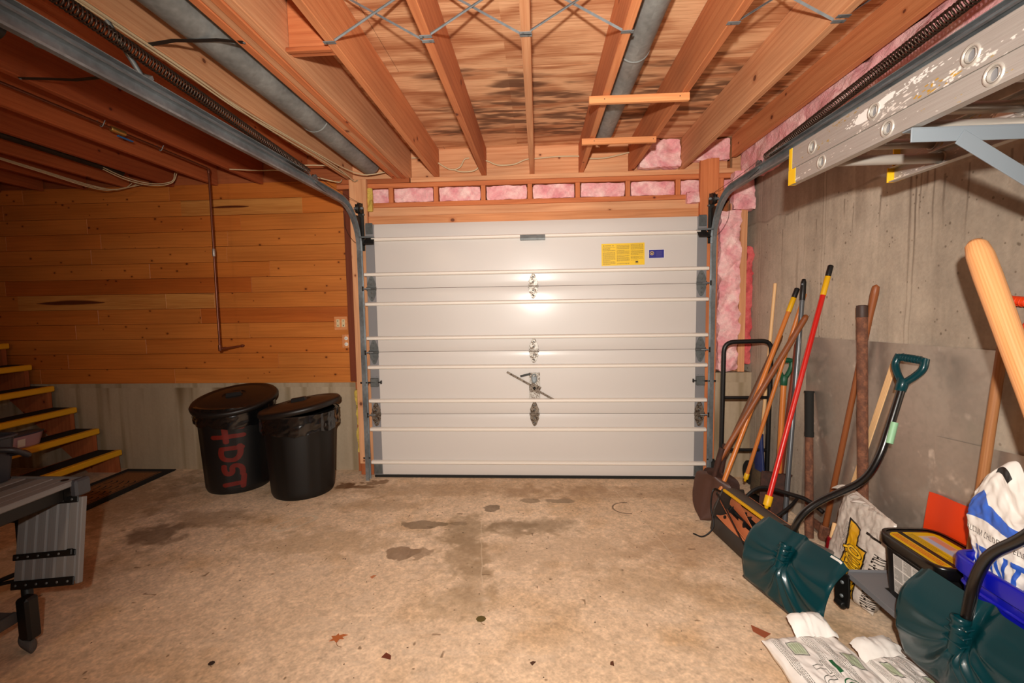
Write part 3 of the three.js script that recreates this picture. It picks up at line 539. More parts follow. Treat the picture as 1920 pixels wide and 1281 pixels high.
for (const s of [-1, 1]) {
  const side = s < 0 ? 'left' : 'right', t = thing('door_track', `curved galvanised steel door track on the ${side} side of the garage door`, 'door track', null, 'garage door tracks');
  const vert = [[.0, .055], [.5, .055], [1.2, .055], [1.93, .055]], arc = []; for (let k = 1; k <= 14; k++) { const a = k / 14 * Math.PI / 2; arc.push([1.93 + .345 * Math.sin(a), .055 + .345 * (1 - Math.cos(a))]); }
  const X = 1.418, prof = [[.012, -.024], [.016, -.026], [.016, .026], [-.012, .029], [-.014, .021], [-.0115, .0205], [-.0105, .0265], [.0135, .0235], [.0135, -.0235], [-.0105, -.0265], [-.0115, -.0205], [-.014, -.021], [-.012, -.029]].map(([a, b]) => [s * (X + a), b]);
  part(t, 'vertical_channel', sweep(vert, prof), M.galv);
  part(t, 'curved_channel', sweep([vert[3], ...arc], prof), M.galv);
  part(t, 'horizontal_channel', sweep([arc[13], [2.278, .8], [2.274, 2], [2.27, 3.5]], prof), M.galv);
  part(t, 'stiffener_angle', merge([bx(.003, .03, 2.6, s * (X + .02), 2.315, 2.2), bx(.028, .003, 2.6, s * (X + .006), 2.331, 2.2)]), M.galv);
  part(t, 'flag_bracket', merge([bx(.004, .34, .1, s * (X + .02), 2.05, 0, .001), bx(.05, .36, .004, s * (X + .02 - s * 0), 2.12, -.052, .001)]), M.steelDark);
  for (const y of [.18, .83, 1.45]) part(t, 'jamb_clip', merge([bx(.003, .03, .09, s * (X + .018), y, 0, .001), bx(.04, .03, .003, s * (X + .036), y, -.052, .001), bolt(s * (X + .045), y, -.05)]), M.galvDark);
  for (const y of [.18, .83]) part(t, 'clip_bolt', rod([s * (X - .012), y, .03], [s * (X + .05), y, .03], .006, .006, 8), M.steelDark);
  // pulley at the top of the jamb
  const p = thing('cable_pulley', `dark steel cable pulley on the ${side} jamb post above the door`, 'pulley', null, 'door cable pulleys');
  part(p, 'wheel', spin([[.01, -.012], [.042, -.012], [.044, -.008], [.034, 0], [.044, .008], [.042, .012], [.01, .012]], [s * 1.43, 2.285, -.005], [s * 1.43 + 1, 2.285, -.005], 18), M.steelDark); part(p, 'axle', rod([s * 1.40, 2.285, -.005], [s * 1.475, 2.285, -.005], .012, .012, 8), M.galv); part(p, 'mount', merge([bx(.004, .07, .06, s * 1.462, 2.285, -.025, .001), bx(.05, .07, .004, s * 1.445, 2.3, -.053, .001)]), M.steelDark);
  part(p, 'mount_bolt', bolt(s * 1.47, 2.315, -.051, .009, .01), M.galvDark); part(p, 'mount_bolt', bolt(s * 1.415, 2.24, -.053, .01, .02), M.galvDark);
  // extension spring
  const q = thing('extension_spring', `long dark coil extension spring above the ${side} door track`, 'spring', null, 'door extension springs');
  const z0 = .86, z1 = 3.45, y0 = 2.338, y1 = 2.49, n = 172, pts = [], sp = 14, R = .0215; const Y = (z) => mix(y0, y1, (z - z0) / (z1 - z0));
  const c = new THREE.Curve(); c.getPoint = (u, o = V()) => { const z = mix(z0, z1, u), a = u * n * 6.28318; return o.set(s * 1.43 + R * Math.cos(a), Y(z) + R * Math.sin(a), z); };
  part(q, 'coil', new THREE.TubeGeometry(c, n * 11, .0034, 5), M.spring);
  part(q, 'spring_hook', tube([[s * 1.43, y0 + .018, z0 + .005], [s * 1.43, y0, z0 - .02], [s * 1.43, y0 - .015, z0 - .045], [s * 1.43, y0 - .02, z0 - .07]], .0035, 16, 6), M.galv);
  part(q, 'pulley_wheel', spin([[.006, -.008], [.03, -.008], [.024, 0], [.03, .008], [.006, .008]], [s * 1.43, y0 - .02, z0 - .1], [s * 1.43 + 1, y0 - .02, z0 - .1], 16), M.galv); part(q, 'pulley_fork', merge([bx(.003, .02, .07, s * 1.43 - .011, y0 - .02, z0 - .085), bx(.003, .02, .07, s * 1.43 + .011, y0 - .02, z0 - .085)]), M.galvDark);
  const cb = thing('lift_cable', `thin steel lift cable running to the ${side} jamb pulley`, 'cable', null, 'door lift cables');
  part(cb, 'strand', tube([[s * 1.43, y0 + .008, z0 - .1], [s * 1.43, 2.33, .4], [s * 1.43, 2.326, -.0]], .0016, 16, 5), M.steelDark); part(cb, 'strand', tube([[s * 1.43, y0 - .048, z0 - .1], [s * 1.43, 2.262, .5], [s * 1.43, 2.243, .0]], .0016, 16, 5), M.steelDark);
  part(cb, 'loose_loop', tube([[s * 1.44, 2.2, .3], [s * 1.47, 2.09, .2], [s * 1.455, 2.0, .06], [s * 1.43, 2.03, .0]], .0014, 20, 5), M.steelDark);
}
// ------------------------------------------------------------------ overhead: bridging, ducts, pipes, cables, insulation
const ORD = ['first', 'second', 'third', 'fourth', 'fifth', 'sixth', 'seventh', 'eighth', 'ninth'];
{
  // crossed metal bridging between the joists
  const J = [-.8, -.4, 0, .405, .81, 1.215, 1.605], Z = 1.872;
  const strap = (bay, dir) => {
    const a = J[bay] + .019, b = J[bay + 1] - .019, yb = (dir < 0 && bay === 5 ? 2.612 : YJ) + .006, yt = YC - .02, z = Z + (dir > 0 ? .012 : -.012) + (bay % 2) * .01;
    const lo = dir > 0 ? [a, yb] : [b, yb], hi = dir > 0 ? [b, yt] : [a, yt], s = thing('bridging_strap', `galvanised bridging strap in the ${ORD[bay]} joist bay from the duct beam, rising to the ${dir > 0 ? 'right' : 'left'}`, 'bridging strap', null, 'crossed joist bridging');
    const L = Math.hypot(hi[0] - lo[0], hi[1] - lo[1]), an = Math.atan2(hi[1] - lo[1], hi[0] - lo[0]);
    part(s, 'strap_web', merge([plate([[-.008, 0], [0, .006], [.008, 0], [.006, 0], [0, .0042], [-.006, 0]], L).rotateY(Math.PI / 2)]).rotateZ(an).translate(lo[0], lo[1], z), M.galv);
    part(s, 'nail_tab', bx(.05, .0025, .02, lo[0] - dir * .02, yb - .0078, z, .0005), M.galv);
    part(s, 'nail', merge([spin([[0, 0], [.004, 0], [.004, .002], [0, .002]], [lo[0] - dir * .03, yb - .011, z], [lo[0] - dir * .03, yb, z], 8)]), M.galvDark);
  };
  for (const i of [0, 1, 2, 4, 5]) { strap(i, 1); strap(i, -1); }   // the bay with the round duct has none
  // round sheet-metal ducts
  const duct = (name, label, x, y, r, z0, z1, seams, m = M.duct) => { const d = thing(name, label, 'duct'); part(d, 'duct_pipe', rod([x, y, z0], [x, y, z1], r, r, 28), m); for (const z of seams) part(d, 'joint_ring', spin([[r, -.006], [r + .004, -.003], [r + .004, .003], [r, .006]], [x, y, z], [x, y, z + 1], 28), m); return d; };
  duct('sheet_metal_duct', 'fat round grey duct in the joist bay left of the built-up beam', -1.325, 2.635, .088, .02, FZ1 - .1, [.95, 2.5]);
  duct('sheet_metal_duct', 'round grey duct between two joists right of centre', .505, 2.675, .073, .44, FZ1 - .1, [1.5, 2.9]);
  duct('sheet_metal_duct', 'short dark duct end high in the left ceiling corner', -2.2, 2.65, .06, 1.93, FZ1 - .1, [2.2], M.steelDark);
  // hangers
  const hang = (label, pts, m = M.steelDark) => { const h = thing('hanger_strap', label, 'strap'); part(h, 'band', sheet((u, v) => { const k = u * (pts.length - 1), i = Math.min(pts.length - 2, Math.floor(k)), t = k - i; return [mix(pts[i][0], pts[i + 1][0], t), mix(pts[i][1], pts[i + 1][1], t), mix(pts[i][2], pts[i + 1][2], t) + (v - .5) * .022]; }, (pts.length - 1) * 4, 1, .4, .02, .002), m); for (const i of [0, pts.length - 1]) part(h, 'screw', spin([[0, 0], [.006, 0], [.005, .003], [0, .004]], pts[i], [pts[i][0], pts[i][1] - 1, pts[i][2]], 8), M.galv); return h; };
  hang('dark steel strap screwed under the fat grey duct', [[-1.545, YJ - .003, 1.93], [-1.42, YJ + .003, 1.94], [-1.325, YJ - .002, 1.94], [-1.24, YJ + .003, 1.93], [-1.14, YJ - .006, 1.92]]);
  hang('dark strap under the short duct end at far left', [[-2.345, YJ - .002, 1.72], [-2.2, YJ - .006, 1.71], [-2.1, YJ - .01, 1.7], [-1.95, YJ - .003, 1.7]]);
  const br = thing('track_hanger', 'diagonal angle iron hanger crossing above the left door track', 'hanger'); part(br, 'angle_bar', pipe([[-1.96, YJ - .012, 1.99], [-1.45, 2.36, 2.03]], .011, .02, 4), M.galv); part(br, 'angle_bar', pipe([[-1.47, 2.34, 2.03], [-1.55, YJ - .006, 2.1]], .01, .02, 4), M.galv);
  // wood sticks nailed across the joists
  for (const [i, a, b, z, y] of [[0, .315, .80, 1.29, 0], [1, .335, .815, .675, 0]]) { const st = thing('wood_strip', `pale wooden strip nailed under the joists across the duct, ${i ? 'nearer the garage door' : 'further from the garage door'}`, 'wood strip', null, 'strips under the duct'); part(st, 'batten', board([a, YJ - .04, z - .012], [b + (i ? 0 : .03), YJ - .002, z + .012], 'x'), M.fresh); for (const x of [a + .08, b - .02]) part(st, 'nail', bolt(x, YJ - .02, z + .012, .003, .002), M.steelDark); }
  // copper water line with a blue-handled valve, and the drop that turns into the board wall
  const cp = thing('copper_pipe', 'copper water pipe dropping down the board wall and turning into it', 'pipe');
  part(cp, 'pipe_run', pipe([[-2.6, 2.597, 3.6], [-2.6, 2.597, .145], [-2.6, 1.14, .145], [-2.6, 1.14, ZW]], .0085, .03, 10), M.copper);
  for (const [a, b] of [[[-2.6, 1.12, .145], [-2.6, 1.175, .145]], [[-2.6, 1.14, .13], [-2.6, 1.14, .07]], [[-2.6, 1.14, -.13], [-2.6, 1.14, -.16]], [[-2.6, 2.56, .145], [-2.6, 2.6, .145]]]) part(cp, 'fitting', rod(a, b, .0125, .0125, 12, .6), M.copper);
  part(cp, 'coupling', rod([-2.6, 1.9, .145], [-2.6, 1.96, .145], .0115, .0115, 12), mat(0xa8a09a, .4, { metalness: .6 }), 'silvery coupling in the vertical run');
  for (const z of [1.06, .62]) part(cp, 'pipe_clip', tube([[-2.625, 2.62, z], [-2.6, 2.583, z], [-2.575, 2.62, z]], .003, 12, 5), M.galv);
  const vl = new THREE.Group(); vl.name = 'shutoff_valve'; cp.add(vl); part(vl, 'valve_body', rod([-2.6, 2.597, 1.0], [-2.6, 2.597, .9], .017, .017, 12, .5), mat(0xc8a860, .35, { metalness: .8 })); part(vl, 'lever', bx(.018, .008, .11, -2.6, 2.568, .9, .003), mat(0x1c6cb0, .4), 'blue lever handle');
  // dark conduit and loose cables over the stairs
  const cd = thing('drain_pipe', 'dark plastic pipe running between the joists over the stairs', 'pipe'); part(cd, 'pipe_run', pipe([[-3.36, 2.6, 3.8], [-3.36, 2.6, .12]], .03, .05, 14), M.steelDark);
  const cable = (label, pts, r = .0045, m = M.cable, g = 'loose electrical cables') => one('electrical_cable', label, 'cable', tube(pts, r, Math.max(24, pts.length * 8), 6), m, g);
  const by = YJ - .006;
  cable('pale cable stapled along the joist left of the fat duct, upper strand', [[-1.56, by, 3.4], [-1.54, by, 2.4], [-1.535, by, 1.9], [-1.54, by - .004, 1.4], [-1.52, by, 1.0], [-1.47, by - .01, .6], [-1.44, 2.535, .25], [-1.35, 2.53, .08], [-1.22, 2.56, .02], [-1.19, 2.58, -.02]]);
  cable('pale cable stapled along the joist left of the fat duct, middle strand', [[-1.55, by, 3.4], [-1.55, by, 2.3], [-1.555, by, 1.75], [-1.548, by - .014, 1.35], [-1.53, by, .95], [-1.5, by, .55], [-1.48, 2.53, .2], [-1.46, 2.5, -.0], [-1.45, 2.52, -.04]]);
  cable('pale cable stapled along the joist left of the fat duct, sagging strand', [[-1.535, by, 3.4], [-1.53, by, 2.2], [-1.535, by, 1.7], [-1.53, by - .022, 1.3], [-1.545, by - .006, .9], [-1.53, by, .5], [-1.5, 2.53, .12], [-1.52, 2.55, -.03]]);
  cable('pale cable crossing below the joists by the track bend', [[-2.32, 2.54, .3], [-2.1, 2.53, .28], [-1.95, 2.533, .25], [-1.75, 2.52, .1], [-1.6, 2.5, .0], [-1.585, 2.53, -.04]]);
  cable('white cable looping between joists behind the pulley', [[-1.95, 2.60, .2], [-1.8, 2.57, .25], [-1.68, 2.58, .2], [-1.58, 2.6, .1]]);
  for (let k = 0; k < 3; k++) cable(`${['upper', 'middle', 'lower'][k]} of three cables drooping over the stairs`, [[-3.72 + k * .02, 2.56 - k * .004, 3], [-3.72 + k * .03, 2.56 - k * .012, 1.2], [-3.7 + k * .02, 2.54 - k * .014, .55], [-3.62 + k * .04, 2.5 - k * .02, .15], [-3.5 + k * .03, 2.49 + k * .01, .0], [-3.44 + k * .03, 2.56, -.06 - k * .02]], .004);
  for (let k = 0; k < 2; k++) cable(`${['outer', 'inner'][k]} cable loop under the dark pipe`, [[-3.41 + k * .02, 2.64, .45], [-3.3 + k * .01, 2.535 + k * .012, .2], [-3.15, 2.5 + k * .014, .08], [-3.02, 2.53 + k * .012, .02], [-2.98 - k * .02, 2.62, .0]], .004);
  // cable run through the joists above the door
  cable('pale cable threading through the joists above the garage door', [[-1.0, 2.70, -.08], [-.85, 2.695, -.08], [-.8, 2.67, -.1], [-.68, 2.6, -.09], [-.6, 2.615, -.09], [-.56, 2.68, -.1], [-.52, 2.69, -.1]], .006);
  cable('pale cable hanging in a loop by the stained rim board', [[-.66, 2.6, -.09], [-.58, 2.575, -.08], [-.47, 2.585, -.08], [-.4, 2.655, -.09], [-.36, 2.655, -.09], [-.28, 2.62, -.08], [-.15, 2.625, -.09], [-.05, 2.66, -.09], [.03, 2.665, -.09], [.2, 2.675, -.09], [.39, 2.672, -.09], [.46, 2.65, -.08], [.6, 2.65, -.08], [.79, 2.69, -.09]], .006);
  // insulation: lumpy batts
  const batt = (label, a, b, seed, m = M.pink, amp = .02, d = 1) => {
    const w = b[0] - a[0], h = b[1] - a[1], t = b[2] - a[2], g = new THREE.BoxGeometry(w, h, t, Math.max(4, Math.round(w / .022)), Math.max(4, Math.round(h / .022)), Math.max(2, Math.round(t / .03))), p = g.attributes.position, n = g.attributes.normal;
    for (let i = 0; i < p.count; i++) {
      const x = p.getX(i), y = p.getY(i), z = p.getZ(i), q = [x / w * 2, y / h * 2, z / t * 2], e = Math.max(0, Math.abs(q[0]) ** 6 + Math.abs(q[1]) ** 6 - .6);
      const k = f3(x * 16 + seed, y * 16 + seed * 2, z * 9 + seed), k2 = f3(x * 45 + seed, y * 45, z * 30), r = (k - .5) * 2 * amp + (k2 - .5) * amp * .8;
      p.setXYZ(i, x * (1 - .02 * e) + (f3(y * 20, z * 20, seed) - .5) * amp, y * (1 - .02 * e) + (f3(x * 20 + 4, z * 20, seed) - .5) * amp, z + (z > 0 ? r - Math.min(.6, e) * t * .12 : 0));
    }
    g.computeVertexNormals(); const uv = g.attributes.uv; for (let i = 0; i < p.count; i++) uv.setXY(i, p.getX(i) + p.getZ(i) + seed * .37, p.getY(i) + seed * .21);
    g.translate((a[0] + b[0]) / 2, (a[1] + b[1]) / 2, (a[2] + b[2]) / 2);
    return one('insulation_batt', label, 'insulation', g, m, 'insulation batts');
  };
  const edges = [-1.385, ...CRIP.flatMap((x) => [x - .02, x + .02]), WX - .01];
  for (let i = 0; i < edges.length; i += 2) { if (edges[i + 1] - edges[i] < .05) continue; const k = i / 2; batt(k === 0 ? 'narrow pink insulation piece beside the left jamb post top' : `pink insulation between short header studs, ${ORD[k - 1]} from the left after the narrow piece`, [edges[i] + (k === 0 ? .03 : .006), 2.35, -.19], [edges[i + 1] - .004, 2.462, -.118], k + 1, M.pink, .014); }
  batt('pink insulation tuft pulled over the header beside the right post', [1.25, 2.27, -.108], [1.35, 2.36, -.06], 31, M.pink, .02);
  batt('pink insulation filling the joist bay left of the right post', [.86, 2.555, -.12], [1.19, 2.77, -.05], 12, M.pink, .03);
  batt('pink insulation filling the joist bay above the right post', [1.24, 2.6, -.115], [1.58, 2.765, -.06], 13, M.pink, .03);
  batt('tall pink insulation column between the right post and edge stud', [1.50, .895, -.12], [1.665, 2.2, -.025], 14, M.pink, .035);
  batt('red torn insulation strip between edge stud and concrete wall', [1.732, .95, -.15], [WX - .004, 1.92, -.07], 15, M.pinkRed, .03);
  batt('pink insulation piece in the top corner behind the right track', [1.6, 2.2, -.1], [WX - .02, 2.5, -.02], 16, M.pink, .03);
  batt('yellow insulation tuft beside the left jamb post top', [-1.388, 2.27, -.097], [-1.345, 2.465, -.07], 17, M.yellowWool, .02);
  batt('yellow foam strip along the foot of the left jamb post', [-1.575, .18, -.15], [-1.536, .75, -.115], 18, M.yellowWool, .03);
  // long pink roll on top of the right wall
  const rollG = (() => { const L = 6.5, g = new THREE.BoxGeometry(.13, .2, L, 6, 8, 210), p = g.attributes.position; for (let i = 0; i < p.count; i++) { const x = p.getX(i), y = p.getY(i), z = p.getZ(i), r = Math.hypot(x, y) || 1, k = (f3(z * 7 + 3, y * 12 + 4, x * 12) - .5) * .07 + (f3(z * 22, y * 30, x * 30) - .5) * .03; const q = .075 / Math.max(Math.abs(x), Math.abs(y) * .88, .01); p.setXYZ(i, x + x / r * k * (x < 0 ? 1 : 0) * (q < 1.3 ? 1 : 0), y + y / r * k, z); } g.computeVertexNormals(); const uv = g.attributes.uv; for (let i = 0; i < p.count; i++) uv.setXY(i, p.getZ(i), p.getX(i) + p.getY(i)); return g; })();
  one('insulation_roll', 'long pink insulation roll tucked on top of the right concrete wall', 'insulation', rollG.translate(1.722, 2.545, 3.22), M.pink);
  batt('ragged yellow insulation scrap over the right wall', [1.68, 2.42, 1.78], [WX - .01, 2.5, 2.2], 23, M.yellowWool, .03);
}
// ------------------------------------------------------------------ stairs against the board wall
{
  const st = thing('stairs', 'open basement stairs with yellow edged black treads along the board wall', 'stairs', [-3.78, 0, ZW]);
  const n = 8, RUN = .2, RISE = .1975, Z0 = .02, Z1 = .93;
  for (let k = 0; k < n; k++) { const x = -k * RUN, y = .0 + RISE * (k + 1);
    part(st, 'tread', board([x - .245, y - .036, Z0 + .03], [x - .056, y, Z1 + .03], 'z', .004), M.firDark);
    part(st, 'anti_slip_strip', board([x - .215, y, Z0 + .05], [x - .057, y + .004, Z1], 'z', .001), M.blackMatte);
    part(st, 'nosing', board([x - .055, y - .048, Z0 + .03], [x, y + .003, Z1 + .03], 'z', .008), M.treadYellow);
  }
  for (const z of [Z0 + .06, Z1 - .06]) { const pts = [[-.02, 0]]; for (let k = 0; k < n; k++) { pts.push([-.03 - k * RUN, RISE * (k + 1) - .037]); pts.push([-.03 - (k + 1) * RUN, RISE * (k + 1) - .037]); } pts.push([-.03 - n * RUN, RISE * n - .3]); pts.push([-.3, 0]);
    part(st, 'stringer', uvBox(plate(pts, .038), 'y').translate(0, 0, z - .019), M.firDark); }
  // pink-filled clear tub on the second tread
  const tb = thing('plastic_tub', 'small clear tub of pink things with a blue lid on a stair tread', 'tub', [-4.09, RISE * 2 + .0045, .45]);
  part(tb, 'tub_body', sheet((u, v) => { const a = u * 6.28318, r = mix(.86, 1.05, v); const c = Math.cos(a), s = Math.sin(a), q = Math.max(Math.abs(c), Math.abs(s)); return [.075 * r * c / (q * .5 + .5), v * .095, -.15 * r * s / (q * .5 + .5)]; }, 28, 3, 1, 1, .002), mat(0xb08a90, .4));
  part(tb, 'tub_lid', sheet((u, v) => { const a = u * 6.28318, c = Math.cos(a), s = Math.sin(a), q = Math.max(Math.abs(c), Math.abs(s)), r = v; return [.085 * r * c / (q * .5 + .5), .1 + .008 * (1 - v), -.168 * r * s / (q * .5 + .5)]; }, 28, 4, 1, 1, .004), mat(0x3a4560, .5));
  part(tb, 'paper_label', new THREE.PlaneGeometry(.055, .06).rotateY(Math.PI / 2).rotateZ(-.12).translate(.0845, .045, .05), mat(0xd8ccc0, .7), 'white printed label');
  // door mat
  const tm = canvasTex(512, 1024, (x, w, h) => {
    x.fillStyle = '#1c1815'; x.fillRect(0, 0, w, h); x.fillStyle = '#8a5a2c'; x.fillRect(70, 70, w - 140, h - 140); x.fillStyle = '#2a2018'; x.fillRect(84, 84, w - 168, h - 168); x.fillStyle = '#94602e'; x.fillRect(94, 94, w - 188, h - 188);
    const r = rng(3); for (let i = 0; i < 26000; i++) { x.fillStyle = r() < .5 ? 'rgba(60,36,14,.25)' : 'rgba(190,130,70,.2)'; x.fillRect(94 + r() * (w - 190), 94 + r() * (h - 190), 2, 5); }
    x.strokeStyle = '#221810'; x.lineWidth = 12; x.lineCap = 'round'; x.save(); x.translate(w / 2, h / 2 - 60); for (let i = -2; i < 3; i++) for (let j = 0; j < 4; j++) { x.beginPath(); x.moveTo(i * 60 + r() * 20, -160 + j * 110); x.quadraticCurveTo(i * 60 + 40, -140 + j * 110 + r() * 40, i * 60 - 10 + r() * 40, -90 + j * 110); x.stroke(); } x.restore();
  });
  const mt = thing('door_mat', 'black rubber edged brown coir door mat at the foot of the stairs', 'mat', [-3.53, 0, .38]);
  part(mt, 'rubber_base', bx(.47, .012, 1.05, 0, .006, 0, .005), M.blackMatte); part(mt, 'coir_pile', new THREE.PlaneGeometry(.45, 1.03).rotateX(-Math.PI / 2).translate(0, .0135, 0), new THREE.MeshStandardMaterial({ map: tm, roughness: 1 }));
}
// ------------------------------------------------------------------ two rubbish bins
const texGraff = canvasTex(1024, 512, (x, w, h) => {
  x.fillStyle = '#0d0c0c'; x.fillRect(0, 0, w, h); const r = rng(9); for (let i = 0; i < 260; i++) { x.fillStyle = `rgba(${90 + r() * 60},${80 + r() * 50},${70 + r() * 40},${.05 + r() * .12})`; x.fillRect(r() * w, r() * h, 2 + r() * 24, 1 + r() * 3); }
  x.save(); x.translate(512, 78); x.rotate(Math.PI / 2); x.scale(.93, 1); x.strokeStyle = '#6c150c'; x.lineCap = 'round'; x.lineJoin = 'round'; x.globalAlpha = .9; x.lineWidth = 27;
  const P = (pts) => { x.beginPath(); pts.forEach(([a, b], i) => i ? x.lineTo(a, b) : x.moveTo(a, b)); x.stroke(); };
  P([[40, -52], [30, 22], [128, 18]]); P([[92, -56], [98, 74]]);
  x.beginPath(); x.moveTo(168, -48); x.lineTo(172, 40); x.quadraticCurveTo(250, 60, 246, -10); x.quadraticCurveTo(228, -50, 158, -40); x.stroke();
  x.beginPath(); x.moveTo(338, -46); x.bezierCurveTo(270, -56, 268, 4, 306, 0); x.bezierCurveTo(350, -4, 344, 44, 284, 36); x.stroke(); P([[352, -52], [420, -46]]); P([[396, -46], [404, 38]]);
  x.restore();
});
{
  const can = (name, label, pos, R0, R1, H, body, lidTilt, turn, lidPos, lidR) => {
    const t = thing(name, label, 'trash can', pos, 'black trash cans'); t.rotation.y = turn;
    const flute = (a) => .006 * smooth(.86, 1, Math.abs(Math.cos(a * 3)));
    part(t, 'barrel', sheet((u, v) => { const a = u * 6.28318, r = mix(R0, R1, v) - flute(a) * smooth(0, .1, v) * (1 - smooth(.72, .8, v)) + (v < .03 ? -.01 : 0); return [r * Math.sin(a), v * H, r * Math.cos(a)]; }, 96, 24, 1, 1, .004), body);
    part(t, 'barrel_floor', new THREE.CircleGeometry(R0 - .012, 40).rotateX(-Math.PI / 2).translate(0, .012, 0), M.black);
    part(t, 'shoulder_band', spin([[R1 - .012, H * .8], [R1 + .004, H * .82], [R1 + .006, H * .9], [R1 + .002, H * .92], [R1 + .012, H * .94], [R1 + .016, H * .99], [R1 + .008, H], [R1 - .01, H]], [0, 0, 0], [0, 1, 0], 48), M.blackGloss);
    for (const s of [-1, 1]) { const h = new THREE.Group(); h.name = 'grip'; t.add(h); part(h, 'grip_ear', plate([[-.07, 0], [.07, 0], [.055, .045], [-.055, .045]], .02, .004).rotateX(-Math.PI / 2).rotateY(s * Math.PI / 2).translate(s * (R1 + .008), H * .84, 0), M.blackGloss); }
    // crinkled liner edge
    part(t, 'bin_liner', sheet((u, v) => { const a = u * 6.28318, q = (f3(Math.sin(a) * 5 + 9, Math.cos(a) * 5 + 9, v * 3) - .5); return [(R1 + .018 + .018 * q + .004 * Math.sin(a * 23)) * Math.sin(a), H * (1.0 - .2 * v) - .05 * v * (f3(Math.sin(a) * 3 + 4, Math.cos(a) * 3 + 4, 2) - .3), (R1 + .018 + .018 * q) * Math.cos(a)]; }, 110, 8, 1, 1, .001), phys(0x0a0a0b, .2, { clearcoat: .6, clearcoatRoughness: .12 }));
    const l = new THREE.Group(); l.name = 'lid'; l.position.set(...lidPos); l.rotation.set(...lidTilt); t.add(l);
    part(l, 'lid_shell', spin([[lidR - .02, -.035], [lidR + .008, -.035], [lidR + .012, -.01], [lidR + .002, .004], [lidR - .03, .012], [lidR - .05, .004], [lidR - .1, .018], [.09, .03], [.085, .022], [0, .022]], [0, 0, 0], [0, 1, 0], 48), M.binLid);
    part(l, 'lid_handle', plate([[-.06, 0], [.06, 0], [.05, .028], [-.05, .028]], .03, .004).translate(0, .02, -.015), M.binLid);
    return t;
  };
  M.binBody = mat(0x1a1818, .5, { map: texScuff }); M.binLid = mat(0x16110f, .45);
  can('trash_can', 'black trash can with red sprayed letters and a tilted lid', [-2.485, 0, .165], .24, .278, .70, new THREE.MeshStandardMaterial({ map: texGraff, roughness: .45 }), [-.2, 0, -.1], .42 - Math.PI, [.0, .735, .0], .312);
  can('trash_can', 'plain black trash can nearest the garage door with a slid lid', [-1.872, 0, .275], .235, .272, .66, M.binBody, [.02, .3, .15], -.2, [0, .705, 0], .298);
}
// ------------------------------------------------------------------ switch plates on the board wall
{
  const sw = thing('switch_plate', 'wood grain double outlet plate at the right end of the board wall', 'switch plate', [-1.70, 1.33, ZW + .002]); part(sw, 'cover', bx(.118, .118, .006, 0, 0, .003, .002), M.fresh);
  for (const x of [-.024, .024]) { const r = part(sw, 'receptacle', bx(.03, .07, .004, x, 0, .007, .002), M.ivory); for (const y of [-.02, .02]) part(r, 'slot', bx(.006, .012, .001, x, y, .0095, .0004), M.black); }
  const so = thing('outlet_plate', 'wood grain outlet with white duplex receptacle below the double plate', 'outlet', [-1.657, 1.17, ZW + .002]); part(so, 'cover', bx(.075, .118, .006, 0, 0, .003, .002), M.fresh);
  for (const y of [-.026, .026]) { const r = part(so, 'receptacle', rod([0, y, .004], [0, y, .009], .017, .016, 16), M.whitePlastic); for (const x of [-.006, .006]) part(r, 'slot', bx(.0025, .009, .001, x, y, .0095, .0004), M.black); }
}
